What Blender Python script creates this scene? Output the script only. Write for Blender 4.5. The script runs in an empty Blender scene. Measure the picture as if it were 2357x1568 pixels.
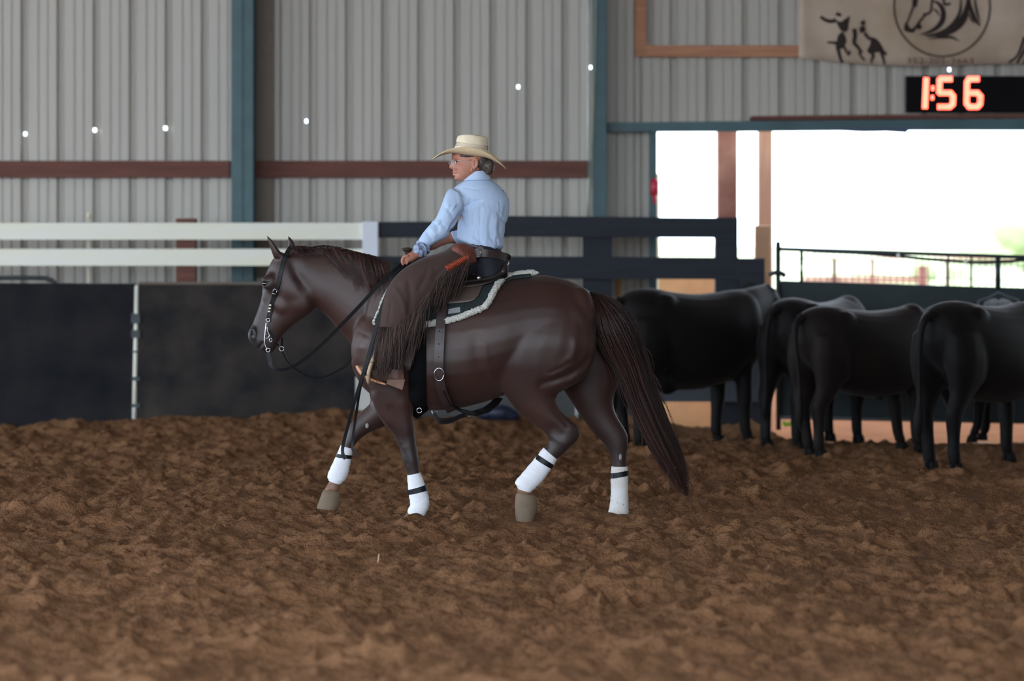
import bpy, bmesh, math, random
import numpy as np
from mathutils import Vector, Matrix
from mathutils.bvhtree import BVHTree
random.seed(7)
rng = np.random.default_rng(7)
scn = bpy.context.scene
col = scn.collection

# ------------------------------------------------------------------ camera, sky, sun, exposure
F, HC, CX, HY, CAMY = 6547.0, 1.645, 1178.5, 537.0, -16.3675   # focal length in px, eye height, centre column, horizon row
cam_d = bpy.data.cameras.new('camera'); cam = bpy.data.objects.new('camera', cam_d); col.objects.link(cam)
cam.location = (0, CAMY, HC); cam.rotation_euler = (math.pi/2, 0, 0)
cam_d.sensor_width = 36.0; cam_d.lens = F/2357.0*36.0
cam_d.shift_y = -(784.0-HY)/2357.0
cam_d.clip_end = 2000
cam_d.dof.use_dof = True; cam_d.dof.focus_distance = 16.1; cam_d.dof.aperture_fstop = 1.6
scn.camera = cam

world = bpy.data.worlds.new('sky'); scn.world = world; world.use_nodes = True
wn = world.node_tree; wn.nodes.clear()
wo = wn.nodes.new('ShaderNodeOutputWorld'); wb = wn.nodes.new('ShaderNodeBackground')
wb.inputs[0].default_value = (0.76, 0.88, 1.0, 1); wb.inputs[1].default_value = 5.9
wn.links.new(wb.outputs[0], wo.inputs[0])

sun_d = bpy.data.lights.new('sun', 'SUN'); sun_d.energy = 7.0; sun_d.angle = 0.01; sun_d.color = (1.0, 0.95, 0.88)
sun = bpy.data.objects.new('sun', sun_d); col.objects.link(sun)
sun.rotation_euler = Vector((0.45, 0.55, 1.25)).to_track_quat('Z', 'Y').to_euler(); sun.location = (10, 30, 30)

vs = scn.view_settings
scn.display_settings.display_device = 'sRGB'
vs.view_transform = 'Standard'; vs.look = 'None'; vs.exposure = 0.0; vs.gamma = 1.0; vs.use_curve_mapping = False

# ------------------------------------------------------------------ helpers
def P(px, py, Y=0.0):
    """point at depth Y that the photograph shows at pixel (px, py)"""
    d = Y-CAMY
    return Vector(((px-CX)*d/F, Y, HC-(py-HY)*d/F))
def SC(Y): return F/(Y-CAMY)

def lin(c):
    return tuple(((v/255)/12.92 if v/255 <= 0.04045 else ((v/255+0.055)/1.055)**2.4) for v in c)

MATS = {}
def mat(name, c, rough=0.6, var=0.12, scale=6.0, c2=None, bump=0.0, bscale=40.0, metal=0.0, spec=0.5, sheen=0.0, stretch=None, coat=0.0, detail=5.0, bdist=0.02):
    """procedural material; c, c2 are sRGB 0-255 surface colours mixed by noise"""
    if name in MATS: return MATS[name]
    m = bpy.data.materials.new(name); m.use_nodes = True
    nt = m.node_tree; bs = nt.nodes['Principled BSDF']
    l = lin(c); hi = tuple(min(1, v*(1+var)) for v in (lin(c2) if c2 else l)); lo = tuple(v*(1-var) for v in l)
    tc = nt.nodes.new('ShaderNodeTexCoord'); mp = nt.nodes.new('ShaderNodeMapping')
    nt.links.new(tc.outputs['Object'], mp.inputs[0])
    if stretch: mp.inputs['Scale'].default_value = stretch
    nz = nt.nodes.new('ShaderNodeTexNoise'); nz.inputs['Scale'].default_value = scale; nz.inputs['Detail'].default_value = detail
    nt.links.new(mp.outputs[0], nz.inputs['Vector'])
    rp = nt.nodes.new('ShaderNodeValToRGB'); rp.color_ramp.elements[0].position = 0.32; rp.color_ramp.elements[1].position = 0.68
    rp.color_ramp.elements[0].color = (*lo, 1); rp.color_ramp.elements[1].color = (*hi, 1)
    nt.links.new(nz.outputs[0], rp.inputs[0]); nt.links.new(rp.outputs[0], bs.inputs['Base Color'])
    bs.inputs['Roughness'].default_value = rough; bs.inputs['Metallic'].default_value = metal
    bs.inputs['Specular IOR Level'].default_value = spec
    if sheen: bs.inputs['Sheen Weight'].default_value = sheen; bs.inputs['Sheen Roughness'].default_value = 0.4
    if coat: bs.inputs['Coat Weight'].default_value = coat; bs.inputs['Coat Roughness'].default_value = 0.3
    if bump:
        n2 = nt.nodes.new('ShaderNodeTexNoise'); n2.inputs['Scale'].default_value = bscale; n2.inputs['Detail'].default_value = 4
        nt.links.new(mp.outputs[0], n2.inputs['Vector'])
        bp = nt.nodes.new('ShaderNodeBump'); bp.inputs['Strength'].default_value = bump; bp.inputs['Distance'].default_value = bdist
        nt.links.new(n2.outputs[0], bp.inputs['Height']); nt.links.new(bp.outputs[0], bs.inputs['Normal'])
    MATS[name] = m
    return m
def emis(name, rgb, strength):
    m = bpy.data.materials.new(name); m.use_nodes = True
    bs = m.node_tree.nodes['Principled BSDF']
    bs.inputs['Base Color'].default_value = (0.1, 0.01, 0.01, 1)
    bs.inputs['Emission Color'].default_value = (*rgb, 1); bs.inputs['Emission Strength'].default_value = strength
    return m

class MB:
    """collects geometry for one mesh"""
    def __init__(s): s.v = []; s.f = []
    def add(s, vs_, fs_):
        o = len(s.v); s.v.extend([Vector(p) for p in vs_]); s.f.extend([tuple(i+o for i in f) for f in fs_]); return s
    def box(s, lo, hi):
        x0, y0, z0 = lo; x1, y1, z1 = hi
        s.add([(x0,y0,z0),(x1,y0,z0),(x1,y1,z0),(x0,y1,z0),(x0,y0,z1),(x1,y0,z1),(x1,y1,z1),(x0,y1,z1)],
              [(0,3,2,1),(4,5,6,7),(0,1,5,4),(1,2,6,5),(2,3,7,6),(3,0,4,7)]); return s
    def pxbox(s, x0, y0, x1, y1, Y, t):
        """board whose front face spans the pixels x0..x1, y0..y1 at depth Y, thickness t behind it"""
        a = P(x0, y1, Y); b = P(x1, y0, Y)
        return s.box((a.x, Y, a.z), (b.x, Y+t, b.z))
    def prism(s, poly, t):
        """poly: list of 3D points (planar, facing -Y), extruded by t along +Y"""
        n = len(poly); a = [Vector(p) for p in poly]; b = [p+Vector((0, t, 0)) for p in a]
        s.add(a+b, [tuple(range(n)), tuple(range(2*n-1, n-1, -1))]+[(i, n+i, n+(i+1) % n, (i+1) % n) for i in range(n)]); return s
    def loft(s, secs, n=20, cap=True):
        rings = [ring(*q, n=n) for q in secs]
        vs_ = [p for r in rings for p in r]; fs_ = []
        for i in range(len(rings)-1):
            for j in range(n):
                a = i*n+j; b = i*n+(j+1) % n
                fs_.append((a, b, b+n, a+n))
        if cap: fs_.append(tuple(range(n-1, -1, -1))); fs_.append(tuple(range((len(rings)-1)*n, len(rings)*n)))
        s.add(vs_, fs_); return s
    def tube(s, path, r, n=8, cap=True, flat=None, up=None):
        """tube along points; r radius or list; flat=(w, t, side) gives a strap of half width w, half thickness t"""
        pts = [Vector(p) for p in path]; m = len(pts)
        rr = r if isinstance(r, (list, tuple)) else [r]*m
        vs_ = []; fs_ = []; prev = None
        for i, p in enumerate(pts):
            t = (pts[min(i+1, m-1)]-pts[max(i-1, 0)])
            t = t.normalized() if t.length > 1e-9 else Vector((0, 0, 1))
            if up is not None: a = Vector(up)
            elif prev is None: a = Vector((0, 1, 0)) if abs(t.y) < 0.9 else Vector((1, 0, 0))
            else: a = prev
            a = (a-t*a.dot(t)); a = a.normalized() if a.length > 1e-6 else Vector((1, 0, 0)); prev = a
            b = t.cross(a)
            for j in range(n):
                th = 2*math.pi*j/n+(math.pi/n if flat else 0)
                if flat:
                    c_, s_ = math.cos(th), math.sin(th)
                    k = rr[i]
                    vs_.append(p+a*(flat[1]*c_*1.41)+b*(flat[0]*s_*1.41*k))
                else: vs_.append(p+a*(rr[i]*math.cos(th))+b*(rr[i]*math.sin(th)))
        for i in range(m-1):
            for j in range(n):
                q = i*n+j; w = i*n+(j+1) % n
                fs_.append((q, w, w+n, q+n))
        if cap: fs_.append(tuple(range(n-1, -1, -1))); fs_.append(tuple(range((m-1)*n, m*n)))
        s.add(vs_, fs_); return s
    def ell(s, c, r, nu=16, nv=10, rot=None):
        c = Vector(c); vs_ = []; fs_ = []
        for i in range(nv+1):
            ph = math.pi*i/nv
            for j in range(nu):
                th = 2*math.pi*j/nu
                q = Vector((r[0]*math.sin(ph)*math.cos(th), r[1]*math.sin(ph)*math.sin(th), r[2]*math.cos(ph)))
                if rot: q = rot @ q
                vs_.append(c+q)
        for i in range(nv):
            for j in range(nu):
                a = i*nu+j; b = i*nu+(j+1) % nu
                fs_.append((a, a+nu, b+nu, b))
        s.add(vs_, fs_); return s
    def torus(s, c, R, r, ax=(0, 1, 0), nu=20, nv=8, sx=1.0, sz=1.0):
        pts = []
        q = Vector((0, 1, 0)).rotation_difference(Vector(ax))
        for i in range(nu+1):
            th = 2*math.pi*i/nu
            pts.append(Vector(c)+q @ Vector((R*sx*math.cos(th), 0, R*sz*math.sin(th))))
        return s.tube(pts, r, nv)

def ring(A, B, w, k=0.0, e=2.0, n=20):
    """superellipse between opposite points A and B, half width w across; k moves the widest place towards A (+) or B (-)"""
    A = Vector(A); B = Vector(B); c = (A+B)/2; u = (A-B)/2
    ey = Vector((0, 1, 0)); v = ey-u*(u.dot(ey)/max(u.length_squared, 1e-12)); v = v.normalized()*w
    out = []
    for j in range(n):
        th = 2*math.pi*j/n; cs, sn = math.cos(th), math.sin(th)
        a = math.copysign(abs(cs)**(2/e), cs); b = math.copysign(abs(sn)**(2/e), sn)
        out.append(c+u*a+v*b*(1+k*a))
    return out
def cr(p0, p1, p2, p3, t):
    return 0.5*((2*p1)+(-p0+p2)*t+(2*p0-5*p1+4*p2-p3)*t*t+(-p0+3*p1-3*p2+p3)*t*t*t)
def spline(pts, m=6):
    """Catmull-Rom through tuples/vectors"""
    a = [np.array(tuple(p), float) for p in pts]; out = []
    for i in range(len(a)-1):
        p0 = a[max(i-1, 0)]; p3 = a[min(i+2, len(a)-1)]
        for k in range(m): out.append(cr(p0, a[i], a[i+1], p3, k/m))
    out.append(a[-1]); return out
def pxsecs(rows, m=4, Y=0.0):
    """rows: (ax, ay, bx, by, w[, Y[, dY[, k[, e]]]]) in photo pixels -> smooth list of sections; dY pushes A away and B nearer"""
    full = []
    for r in rows:
        r = list(r)+[Y, 0.0, 0.0, 2.0][len(r)-5:]
        full.append(r)
    out = []
    for r in spline(full, m):
        ax, ay, bx, by, w, y, dy, k, e = r
        out.append((P(ax, ay, y+dy), P(bx, by, y-dy), max(w, 0.002), k, max(e, 1.2)))
    return out
def vline(pts, m=6): return [Vector(p) for p in spline(pts, m)]
def pline(rows, m=6):
    """rows of (px, py, Y) -> smooth 3D path"""
    return [P(*r) for r in spline(rows, m)]

def mesh_of(mb, name='mesh'):
    me = bpy.data.meshes.new(name); me.from_pydata([tuple(p) for p in mb.v], [], mb.f); me.update()
    return me
def fixnormals(me):
    bm = bmesh.new(); bm.from_mesh(me); bmesh.ops.recalc_face_normals(bm, faces=bm.faces); bm.to_mesh(me); bm.free()
def smooth_all(me, on=True):
    me.polygons.foreach_set('use_smooth', [on]*len(me.polygons)); me.update()
def remesh(mb, voxel, it=6, fac=0.5):
    me = mesh_of(mb); fixnormals(me)
    o = bpy.data.objects.new('tmp', me); col.objects.link(o)
    r = o.modifiers.new('r', 'REMESH'); r.mode = 'VOXEL'; r.voxel_size = voxel
    if it:
        s = o.modifiers.new('s', 'SMOOTH'); s.factor = fac; s.iterations = it
    dg = bpy.context.evaluated_depsgraph_get(); dg.update()
    out = bpy.data.meshes.new_from_object(o.evaluated_get(dg))
    bpy.data.objects.remove(o); bpy.data.meshes.remove(me)
    smooth_all(out)
    return out
def get_v(me):
    a = np.empty(len(me.vertices)*3); me.vertices.foreach_get('co', a); return a.reshape(-1, 3)
def get_n(me):
    a = np.empty(len(me.vertices)*3); me.vertices.foreach_get('normal', a); return a.reshape(-1, 3)
def set_v(me, a): me.vertices.foreach_set('co', a.ravel()); me.update()
def to_px(a):
    d = a[:, 1]-CAMY
    return CX+a[:, 0]*F/d, HY-(a[:, 2]-HC)*F/d
def carve(me, lines, ymax=None, ymin=None):
    """lines: (polyline px, sigma px, depth m): move the surface along its normal beside a line (depth>0 hollows, <0 raises)"""
    a = get_v(me); n = get_n(me); x, y = to_px(a)
    mask = np.ones(len(a), bool)
    if ymax is not None: mask &= a[:, 1] < ymax
    if ymin is not None: mask &= a[:, 1] > ymin
    disp = np.zeros(len(a))
    for pts, sg, dep in lines:
        p = np.array([q[:2] for q in (spline(pts, 5) if len(pts) > 2 else pts)], float)
        best = np.full(len(a), 1e9); par = np.zeros(len(a)); ns = max(len(p)-1, 1)
        for i in range(ns):
            q0 = p[i]; q1 = p[min(i+1, len(p)-1)]; dx, dy = q1-q0; L = dx*dx+dy*dy+1e-9
            t = np.clip(((x-q0[0])*dx+(y-q0[1])*dy)/L, 0, 1)
            d = np.hypot(x-q0[0]-t*dx, y-q0[1]-t*dy); c = d < best
            best = np.where(c, d, best); par = np.where(c, (i+t)/ns, par)
        taper = np.clip(4*par*(1-par)*1.6, 0, 1) if len(pts) > 2 else 1.0
        disp -= dep*taper*np.exp(-(best/sg)**2)
    a[mask] += n[mask]*disp[mask, None]
    set_v(me, a)

def obj(name, geo, m, parent=None, smooth=False, bevel=0.0, fix=False):
    """one mesh object; a top-level one has its origin at its base"""
    me = mesh_of(geo, name) if isinstance(geo, MB) else geo
    me.name = name
    if fix: fixnormals(me)
    if smooth: smooth_all(me)
    me.materials.clear(); me.materials.append(m)
    o = bpy.data.objects.new(name, me); col.objects.link(o)
    a = get_v(me)
    if len(a):
        c = Vector(((a[:, 0].min()+a[:, 0].max())/2, (a[:, 1].min()+a[:, 1].max())/2, a[:, 2].min()))
        a -= np.array(c); set_v(me, a); o.location = c
    if parent is not None:
        o.parent = parent; o.matrix_parent_inverse = Matrix.Translation(-WL(parent))
    if bevel:
        b = o.modifiers.new('bevel', 'BEVEL'); b.width = bevel; b.segments = 2; b.limit_method = 'ANGLE'
    return o
WORLD_LOC = {}
def WL(o):
    p = o; t = Vector((0, 0, 0))
    if o.parent is None: return Vector(o.location)
    # children keep world-space locations through their parent inverse
    return Vector(o.location)
def thing(name, label, cat, loc, group=None, kind=None):
    o = bpy.data.objects.new(name, None); col.objects.link(o); o.location = loc; o.empty_display_size = 0.1
    return tag(o, label, cat, group, kind)
def tag(o, label=None, cat=None, group=None, kind=None):
    if label: o['label'] = label
    if cat: o['category'] = cat
    if group: o['group'] = group
    if kind: o['kind'] = kind
    return o
def struct(o, label=None):
    o['kind'] = 'structure'
    if label: o['label'] = label
    return o
def text_mesh(s, size, name='text'):
    c = bpy.data.curves.new(name, 'FONT'); c.body = s; c.size = size; c.align_x = 'CENTER'; c.align_y = 'CENTER'; c.resolution_u = 2
    o = bpy.data.objects.new('tmp', c); col.objects.link(o)
    dg = bpy.context.evaluated_depsgraph_get(); dg.update()
    me = bpy.data.meshes.new_from_object(o.evaluated_get(dg)); bpy.data.objects.remove(o); return me

YW, YF, YK = 8.06, 7.18, 7.02      # depth of the sheet wall, of the board fence, of the kickboard

# ------------------------------------------------------------------ materials
M_sheet = mat('painted sheet metal', (180, 174, 164), 0.42, 0.05, 3.0, bump=0.05, bscale=6, stretch=(1, 1, 0.2), spec=0.5)
M_col = mat('blue green painted steel', (62, 92, 98), 0.5, 0.15, 5.0)
M_girt = mat('dark stained timber', (104, 62, 52), 0.75, 0.2, 5.0, stretch=(0.4, 4, 6), bump=0.2, bscale=14)
M_pine = mat('raw pine timber', (178, 126, 96), 0.75, 0.16, 5.0, stretch=(0.5, 4, 6), bump=0.15, bscale=14)
M_whiteb = mat('white painted board', (242, 240, 232), 0.55, 0.05, 3.0, c2=(232, 230, 208), stretch=(0.4, 4, 3))
M_blackb = mat('black stained board', (42, 45, 53), 0.7, spec=0.25, var=0.15, scale=4.0, stretch=(0.4, 4, 6), bump=0.15, bscale=20)
M_kickL = mat('navy rubber sheet', (25, 27, 34), 0.8, 0.25, 3.0, c2=(36, 34, 36), spec=0.15)
M_kickR = mat('worn black plywood', (32, 33, 38), 0.72, 0.3, 3.2, c2=(54, 48, 44), detail=8, spec=0.15)
M_rust = mat('rust red painted post', (150, 92, 84), 0.7, 0.25, 3.5, c2=(172, 128, 112))
M_tan = mat('sun bleached timber', (196, 158, 138), 0.75, 0.12, 4.0, stretch=(4, 4, 0.5))
M_dirt_out = mat('sunlit dirt', (86, 60, 46), 1.0, 0.12, 3.0, bump=0.3, bscale=20, spec=0.0)
M_gate = mat('dark green steel', (34, 44, 48), 0.45, 0.12, 4.0)
M_gpanel = mat('dark teal gate sheet', (36, 48, 52), 0.6, 0.15, 3.0)
# ------------------------------------------------------------------ floor of loose dirt
def dirt_material():
    m = bpy.data.materials.new('loose brown arena dirt'); m.use_nodes = True
    nt = m.node_tree; bs = nt.nodes['Principled BSDF']; bs.inputs['Roughness'].default_value = 0.97; bs.inputs['Specular IOR Level'].default_value = 0.12
    tc = nt.nodes.new('ShaderNodeTexCoord')
    n1 = nt.nodes.new('ShaderNodeTexNoise'); n1.inputs['Scale'].default_value = 2.2; n1.inputs['Detail'].default_value = 6
    n2 = nt.nodes.new('ShaderNodeTexNoise'); n2.inputs['Scale'].default_value = 60; n2.inputs['Detail'].default_value = 4
    n3 = nt.nodes.new('ShaderNodeTexNoise'); n3.inputs['Scale'].default_value = 150; n3.inputs['Detail'].default_value = 3
    for n in (n1, n2, n3): nt.links.new(tc.outputs['Object'], n.inputs['Vector'])
    r1 = nt.nodes.new('ShaderNodeValToRGB'); r1.color_ramp.elements[0].position = 0.3; r1.color_ramp.elements[1].position = 0.7
    r1.color_ramp.elements[0].color = (*lin((128, 92, 65)), 1); r1.color_ramp.elements[1].color = (*lin((139, 101, 73)), 1)
    nt.links.new(n1.outputs[0], r1.inputs[0])
    r2 = nt.nodes.new('ShaderNodeValToRGB'); r2.color_ramp.elements[0].position = 0.3; r2.color_ramp.elements[1].position = 0.75
    r2.color_ramp.elements[0].color = (0.78, 0.76, 0.74, 1); r2.color_ramp.elements[1].color = (1.12, 1.1, 1.08, 1)
    nt.links.new(n2.outputs[0], r2.inputs[0])
    mx = nt.nodes.new('ShaderNodeMix'); mx.data_type = 'RGBA'; mx.blend_type = 'MULTIPLY'; mx.inputs[0].default_value = 1
    nt.links.new(r1.outputs[0], mx.inputs[6]); nt.links.new(r2.outputs[0], mx.inputs[7]); nt.links.new(mx.outputs[2], bs.inputs['Base Color'])
    b1 = nt.nodes.new('ShaderNodeBump'); b1.inputs['Strength'].default_value = 0.9; b1.inputs['Distance'].default_value = 0.02
    nt.links.new(n2.outputs[0], b1.inputs['Height'])
    b2 = nt.nodes.new('ShaderNodeBump'); b2.inputs['Strength'].default_value = 0.8; b2.inputs['Distance'].default_value = 0.008
    nt.links.new(n3.outputs[0], b2.inputs['Height']); nt.links.new(b1.outputs[0], b2.inputs['Normal']); nt.links.new(b2.outputs[0], bs.inputs['Normal'])
    return m
M_dirt = dirt_material()

def value_noise(X, Y, cell, seed):
    r = np.random.default_rng(seed); g = r.random((256, 256))
    u = X/cell+1000; v = Y/cell+1000
    i = np.floor(u).astype(int); j = np.floor(v).astype(int); fu = u-i; fv = v-j
    fu = fu*fu*(3-2*fu); fv = fv*fv*(3-2*fv)
    a = g[i % 256, j % 256]; b = g[(i+1) % 256, j % 256]; c = g[i % 256, (j+1) % 256]; d = g[(i+1) % 256, (j+1) % 256]
    return (a*(1-fu)+b*fu)*(1-fv)+(c*(1-fu)+d*fu)*fv
GX0, GX1, GY0, GY1, GS, GSY = -5.4, 5.4, -6.9, 7.75, 0.0105, 0.02
xs = np.arange(GX0, GX1+1e-6, GS); ys = np.arange(GY0, GY1+1e-6, GSY)
GXX, GYY = np.meshgrid(xs, ys, indexing='ij')
def build_height():
    X, Y = GXX, GYY
    h = 0.05*(value_noise(X, Y, 1.3, 1)-0.5)+0.055*(value_noise(X, Y, 0.45, 2)-0.5)+0.044*(value_noise(X, Y, 0.19, 3)-0.5)
    rid = 1-np.abs(2*value_noise(X, Y, 0.22, 4)-1); h += 0.010*(rid-0.5)
    h += 0.028*(value_noise(X, Y, 0.085, 5)-0.5)+0.018*(value_noise(X, Y, 0.042, 6)-0.5)+0.010*(value_noise(X, Y, 0.024, 7)-0.5)
    r = np.random.default_rng(11)
    def stamp(cx, cy, rx, ry, amp, lip):
        R = max(rx, ry)*2.2
        i0 = max(int((cx-R-GX0)/GS), 0); i1 = min(int((cx+R-GX0)/GS)+2, len(xs)); j0 = max(int((cy-R-GY0)/GSY), 0); j1 = min(int((cy+R-GY0)/GSY)+2, len(ys))
        if i1 <= i0 or j1 <= j0: return
        d2 = ((X[i0:i1, j0:j1]-cx)/rx)**2+((Y[i0:i1, j0:j1]-cy)/ry)**2
        if lip: h[i0:i1, j0:j1] += amp*(np.exp(-(d2**1.5))-0.45*np.exp(-(np.sqrt(d2)-1.35)**2/0.12))
        else: h[i0:i1, j0:j1] += amp*np.sqrt(np.clip(1-d2, 0, 1))
    for _ in range(620):      # hoof prints
        s = r.uniform(0.055, 0.10); stamp(r.uniform(GX0, GX1), r.uniform(GY0, 7.0), s*r.uniform(0.8, 1.5), s, -r.uniform(0.03, 0.085), True)
    for _ in range(16000):    # clods
        s = 0.014+0.04*r.random()**3; stamp(r.uniform(GX0, GX1), r.uniform(GY0, 7.4), s*r.uniform(0.8, 1.4), s, s*r.uniform(0.15, 0.5), False)
    # bank thrown up against the kickboard and the gate
    bank = 0.13+0.05*(value_noise(X, Y*0, 0.8, 8)-0.5)+0.035*(value_noise(X, Y*0, 0.25, 9)-0.5)
    left = np.clip((X+4.6)/1.6, 0.45, 1.0)
    t = np.clip((Y-6.05)/0.95, 0, 1); t = t*t*(3-2*t)
    sx = np.clip((X-1.0)/0.5, 0, 1); sg = np.clip((X-2.0)/0.3, 0, 1)
    h += t*bank*left*(1-0.45*sx)*(1-sg)
    tg = np.clip((Y-5.6)/1.2, 0, 1); tg = tg*tg*(3-2*tg); h = h*(1-0.5*sg*tg)-0.085*sg*tg
    # ground falls away outside the door opening
    t2 = np.clip((Y-6.95)/0.8, 0, 1)*np.clip((X-0.9)/0.4, 0, 1); h -= t2*(0.22-0.1*sg)
    edge = np.clip(np.minimum(X-GX0, GX1-X)/0.5, 0, 1); h = h*edge
    return h
GH = build_height()
def ground_z(x, y):
    i = min(max(int(round((x-GX0)/GS)), 0), len(xs)-1); j = min(max(int(round((y-GY0)/GSY)), 0), len(ys)-1)
    return float(GH[i, j])
def soften(cx, cy, R, z):
    """level the dirt around a hoof"""
    global GH
    w = np.exp(-(((GXX-cx)**2+(GYY-cy)**2)/R**2)**2); GH = GH*(1-w)+z*w

for px_, py_, Y_ in ((955, 1199, -.14), (1420, 1190, .15), (1212, 1200, -.15)):
    c_ = P(px_, py_, Y_); soften(c_.x, c_.y, .13, 0.004+GH[int((c_.x-GX0)/GS), int((c_.y-GY0)/GSY)]*0.1)
nx, ny = len(xs), len(ys)
vv = np.stack([GXX, GYY, GH], -1).reshape(-1, 3)
idx = np.arange(nx*ny).reshape(nx, ny)
ff = np.stack([idx[:-1, :-1], idx[1:, :-1], idx[1:, 1:], idx[:-1, 1:]], -1).reshape(-1, 4)
me = bpy.data.meshes.new('floor'); me.vertices.add(len(vv)); me.vertices.foreach_set('co', vv.ravel())
me.loops.add(ff.size); me.loops.foreach_set('vertex_index', ff.ravel().astype(np.int32))
me.polygons.add(len(ff)); me.polygons.foreach_set('loop_start', np.arange(0, ff.size, 4, dtype=np.int32))
me.update(calc_edges=True); smooth_all(me)
me.materials.append(M_dirt)
floor = bpy.data.objects.new('floor', me); col.objects.link(floor); struct(floor, 'loose brown dirt of the riding arena churned by hooves')
mb = MB()   # the dirt beyond the camera's wedge, plainer
def quad(x0, y0, x1, y1, z): mb.add([(x0, y0, z), (x1, y0, z), (x1, y1, z), (x0, y1, z)], [(0, 1, 2, 3)])
quad(-22, -34, 22, GY0+.1, -.002); quad(-22, GY0, GX0+.1, 7.78, -.002); quad(GX1-.1, GY0, 22, 7.0, -.002)
struct(obj('floor', mb, M_dirt, floor), None)

# ------------------------------------------------------------------ back wall of ribbed sheet
HOLES = [(56, 308), (217, 299), (380, 295), (705, 279), (1193, 200), (1359, 155), (2185, 160)]
hole_xz = [(P(x, y, YW).x, P(x, y, YW).z) for x, y in HOLES]
wall = thing('wall_back', None, None, (0, YW, 0), kind='structure'); wall['label'] = 'pale ribbed sheet metal wall behind the arena'
RIB = 83.0/SC(YW); X0 = P(47, 0, YW).x-RIB*24; ZT = 5.4; ZD = P(0, 300, YW).z; XD0 = P(1511, 0, YW).x; XD1 = 7.2
def rib_profile():
    p = []
    # one pitch: recessed channel then flat with two small ridges
    q = [(0.0, 0.0), (0.010, 0.046), (0.050, 0.046), (0.078, 0.0), (0.148, 0.0), (0.153, 0.010), (0.161, 0.010), (0.170, 0.0), (0.226, 0.0), (0.231, 0.010), (0.239, 0.010), (0.248, 0.0)]
    return [(a*RIB/0.305, b) for a, b in q]
prof = rib_profile()
for k in range(24):
    xa = X0+k*3*RIB
    pts = []
    for r in range(3):
        for (dx, dy) in prof: pts.append((xa+r*RIB+dx, dy))
    pts.append((xa+3*RIB, 0.0))
    xb = xa+3*RIB
    # split pieces around the door opening
    spans = []
    if xb <= XD0 or xa >= XD1: spans = [(xa, xb, 0.0, ZT)]
    elif xa < XD0: spans = [(xa, XD0, 0.0, ZT), (XD0, xb, ZD, ZT)]
    else: spans = [(xa, xb, ZD, ZT)]
    mbp = MB()
    for (sa, sb, z0, z1) in spans:
        def yat(x):
            for (x1, y1), (x2, y2) in zip(pts[:-1], pts[1:]):
                if x1-1e-9 <= x <= x2+1e-9: return y1+(y2-y1)*((x-x1)/max(x2-x1, 1e-9))
            return 0.0
        xl = [sa]+[x for x, _ in pts if sa+1e-6 < x < sb-1e-6]+[sb]
        hs = [(hx, hz) for hx, hz in hole_xz if sa < hx < sb and z0 < hz < z1]
        for hx, hz in hs: xl += [hx-0.011, hx+0.011]
        xl = sorted(set(xl)); zl = sorted(set([z0, z1]+[z for _, hz in hs for z in (hz-0.015, hz+0.015)]))
        base = len(mbp.v)
        for x in xl:
            for z in zl: mbp.v.append(Vector((x, YW+yat(x), z)))
        for i in range(len(xl)-1):
            for j in range(len(zl)-1):
                cx_, cz_ = (xl[i]+xl[i+1])/2, (zl[j]+zl[j+1])/2
                if any(abs(cx_-hx) < 0.0111 and abs(cz_-hz) < 0.0151 for hx, hz in hs): continue
                a = base+i*len(zl)+j
                mbp.f.append((a, a+len(zl), a+len(zl)+1, a+1))
    o = obj('metal_panel', mbp, M_sheet, wall)
    so = o.modifiers.new('thick', 'SOLIDIFY'); so.thickness = 0.001

# unseen roof, eave cut back for light, and added walls on the right: open to the left and to the front
mb = MB(); mb.add([(-17, YW+0.6, ZT-0.1), (13, YW+0.6, ZT-0.1), (13, -3, ZT+2.2), (-17, -3, ZT+2.2), (13, -12, ZT+0.5), (-17, -12, ZT+0.5)], [(0, 3, 2, 1), (3, 5, 4, 2)])
roof = struct(obj('ceiling', mb, mat('galvanised roof sheet', (150, 146, 138), 0.5, 0.08, 2.0)), 'galvanised roof of the riding shed'); s_ = roof.modifiers.new('t', 'SOLIDIFY'); s_.thickness = 0.03
struct(obj('wall_added_right', MB().box((13.0, -12, 0), (13.1, YW, ZT+2.2)), M_sheet), 'unseen sheet wall added on the right to block light from that side')  # out of view, added so the light comes mainly from the left
struct(obj('wall_added_front', MB().box((3.0, -12.1, 0), (13.0, -12, ZT+0.5)), M_sheet), 'unseen sheet wall added at the front right to turn the light leftward')  # out of view, added to cut frontal light on the right half

# steel columns, each a thing with flange, web and rear flange
def i_column(x0, x1, label, dY=0.34):
    a = P(x0, 0, YW-dY).x; b = P(x1, 0, YW-dY).x; Yf = YW-dY
    t = struct(thing('trim_1', label, None, ((a+b)/2, Yf, 0)))
    t.name = 'trim_1'
    obj('flange', MB().box((a, Yf, 0), (b, Yf+0.012, ZT)), M_col, t, bevel=0.003)
    c = (a+b)/2
    obj('web', MB().box((c-0.005, Yf+0.012, 0), (c+0.005, YW-0.05, ZT)), M_col, t)
    obj('flange', MB().box((a, YW-0.05, 0), (b, YW-0.038, ZT)), M_col, t)
    return t
c1 = i_column(532, 583, 'wide blue-green steel column left of the rider')
# welded seam plate down the middle of the wide column
a = P(556, 0, YW-0.35).x; obj('seam_bar', MB().box((a-0.006, YW-0.352, 0), (a+0.006, YW-0.34, ZT)), M_col, c1)
c2 = i_column(1367, 1396, 'narrow blue-green steel column beside the door opening'); c2.name = 'trim_2'

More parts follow.
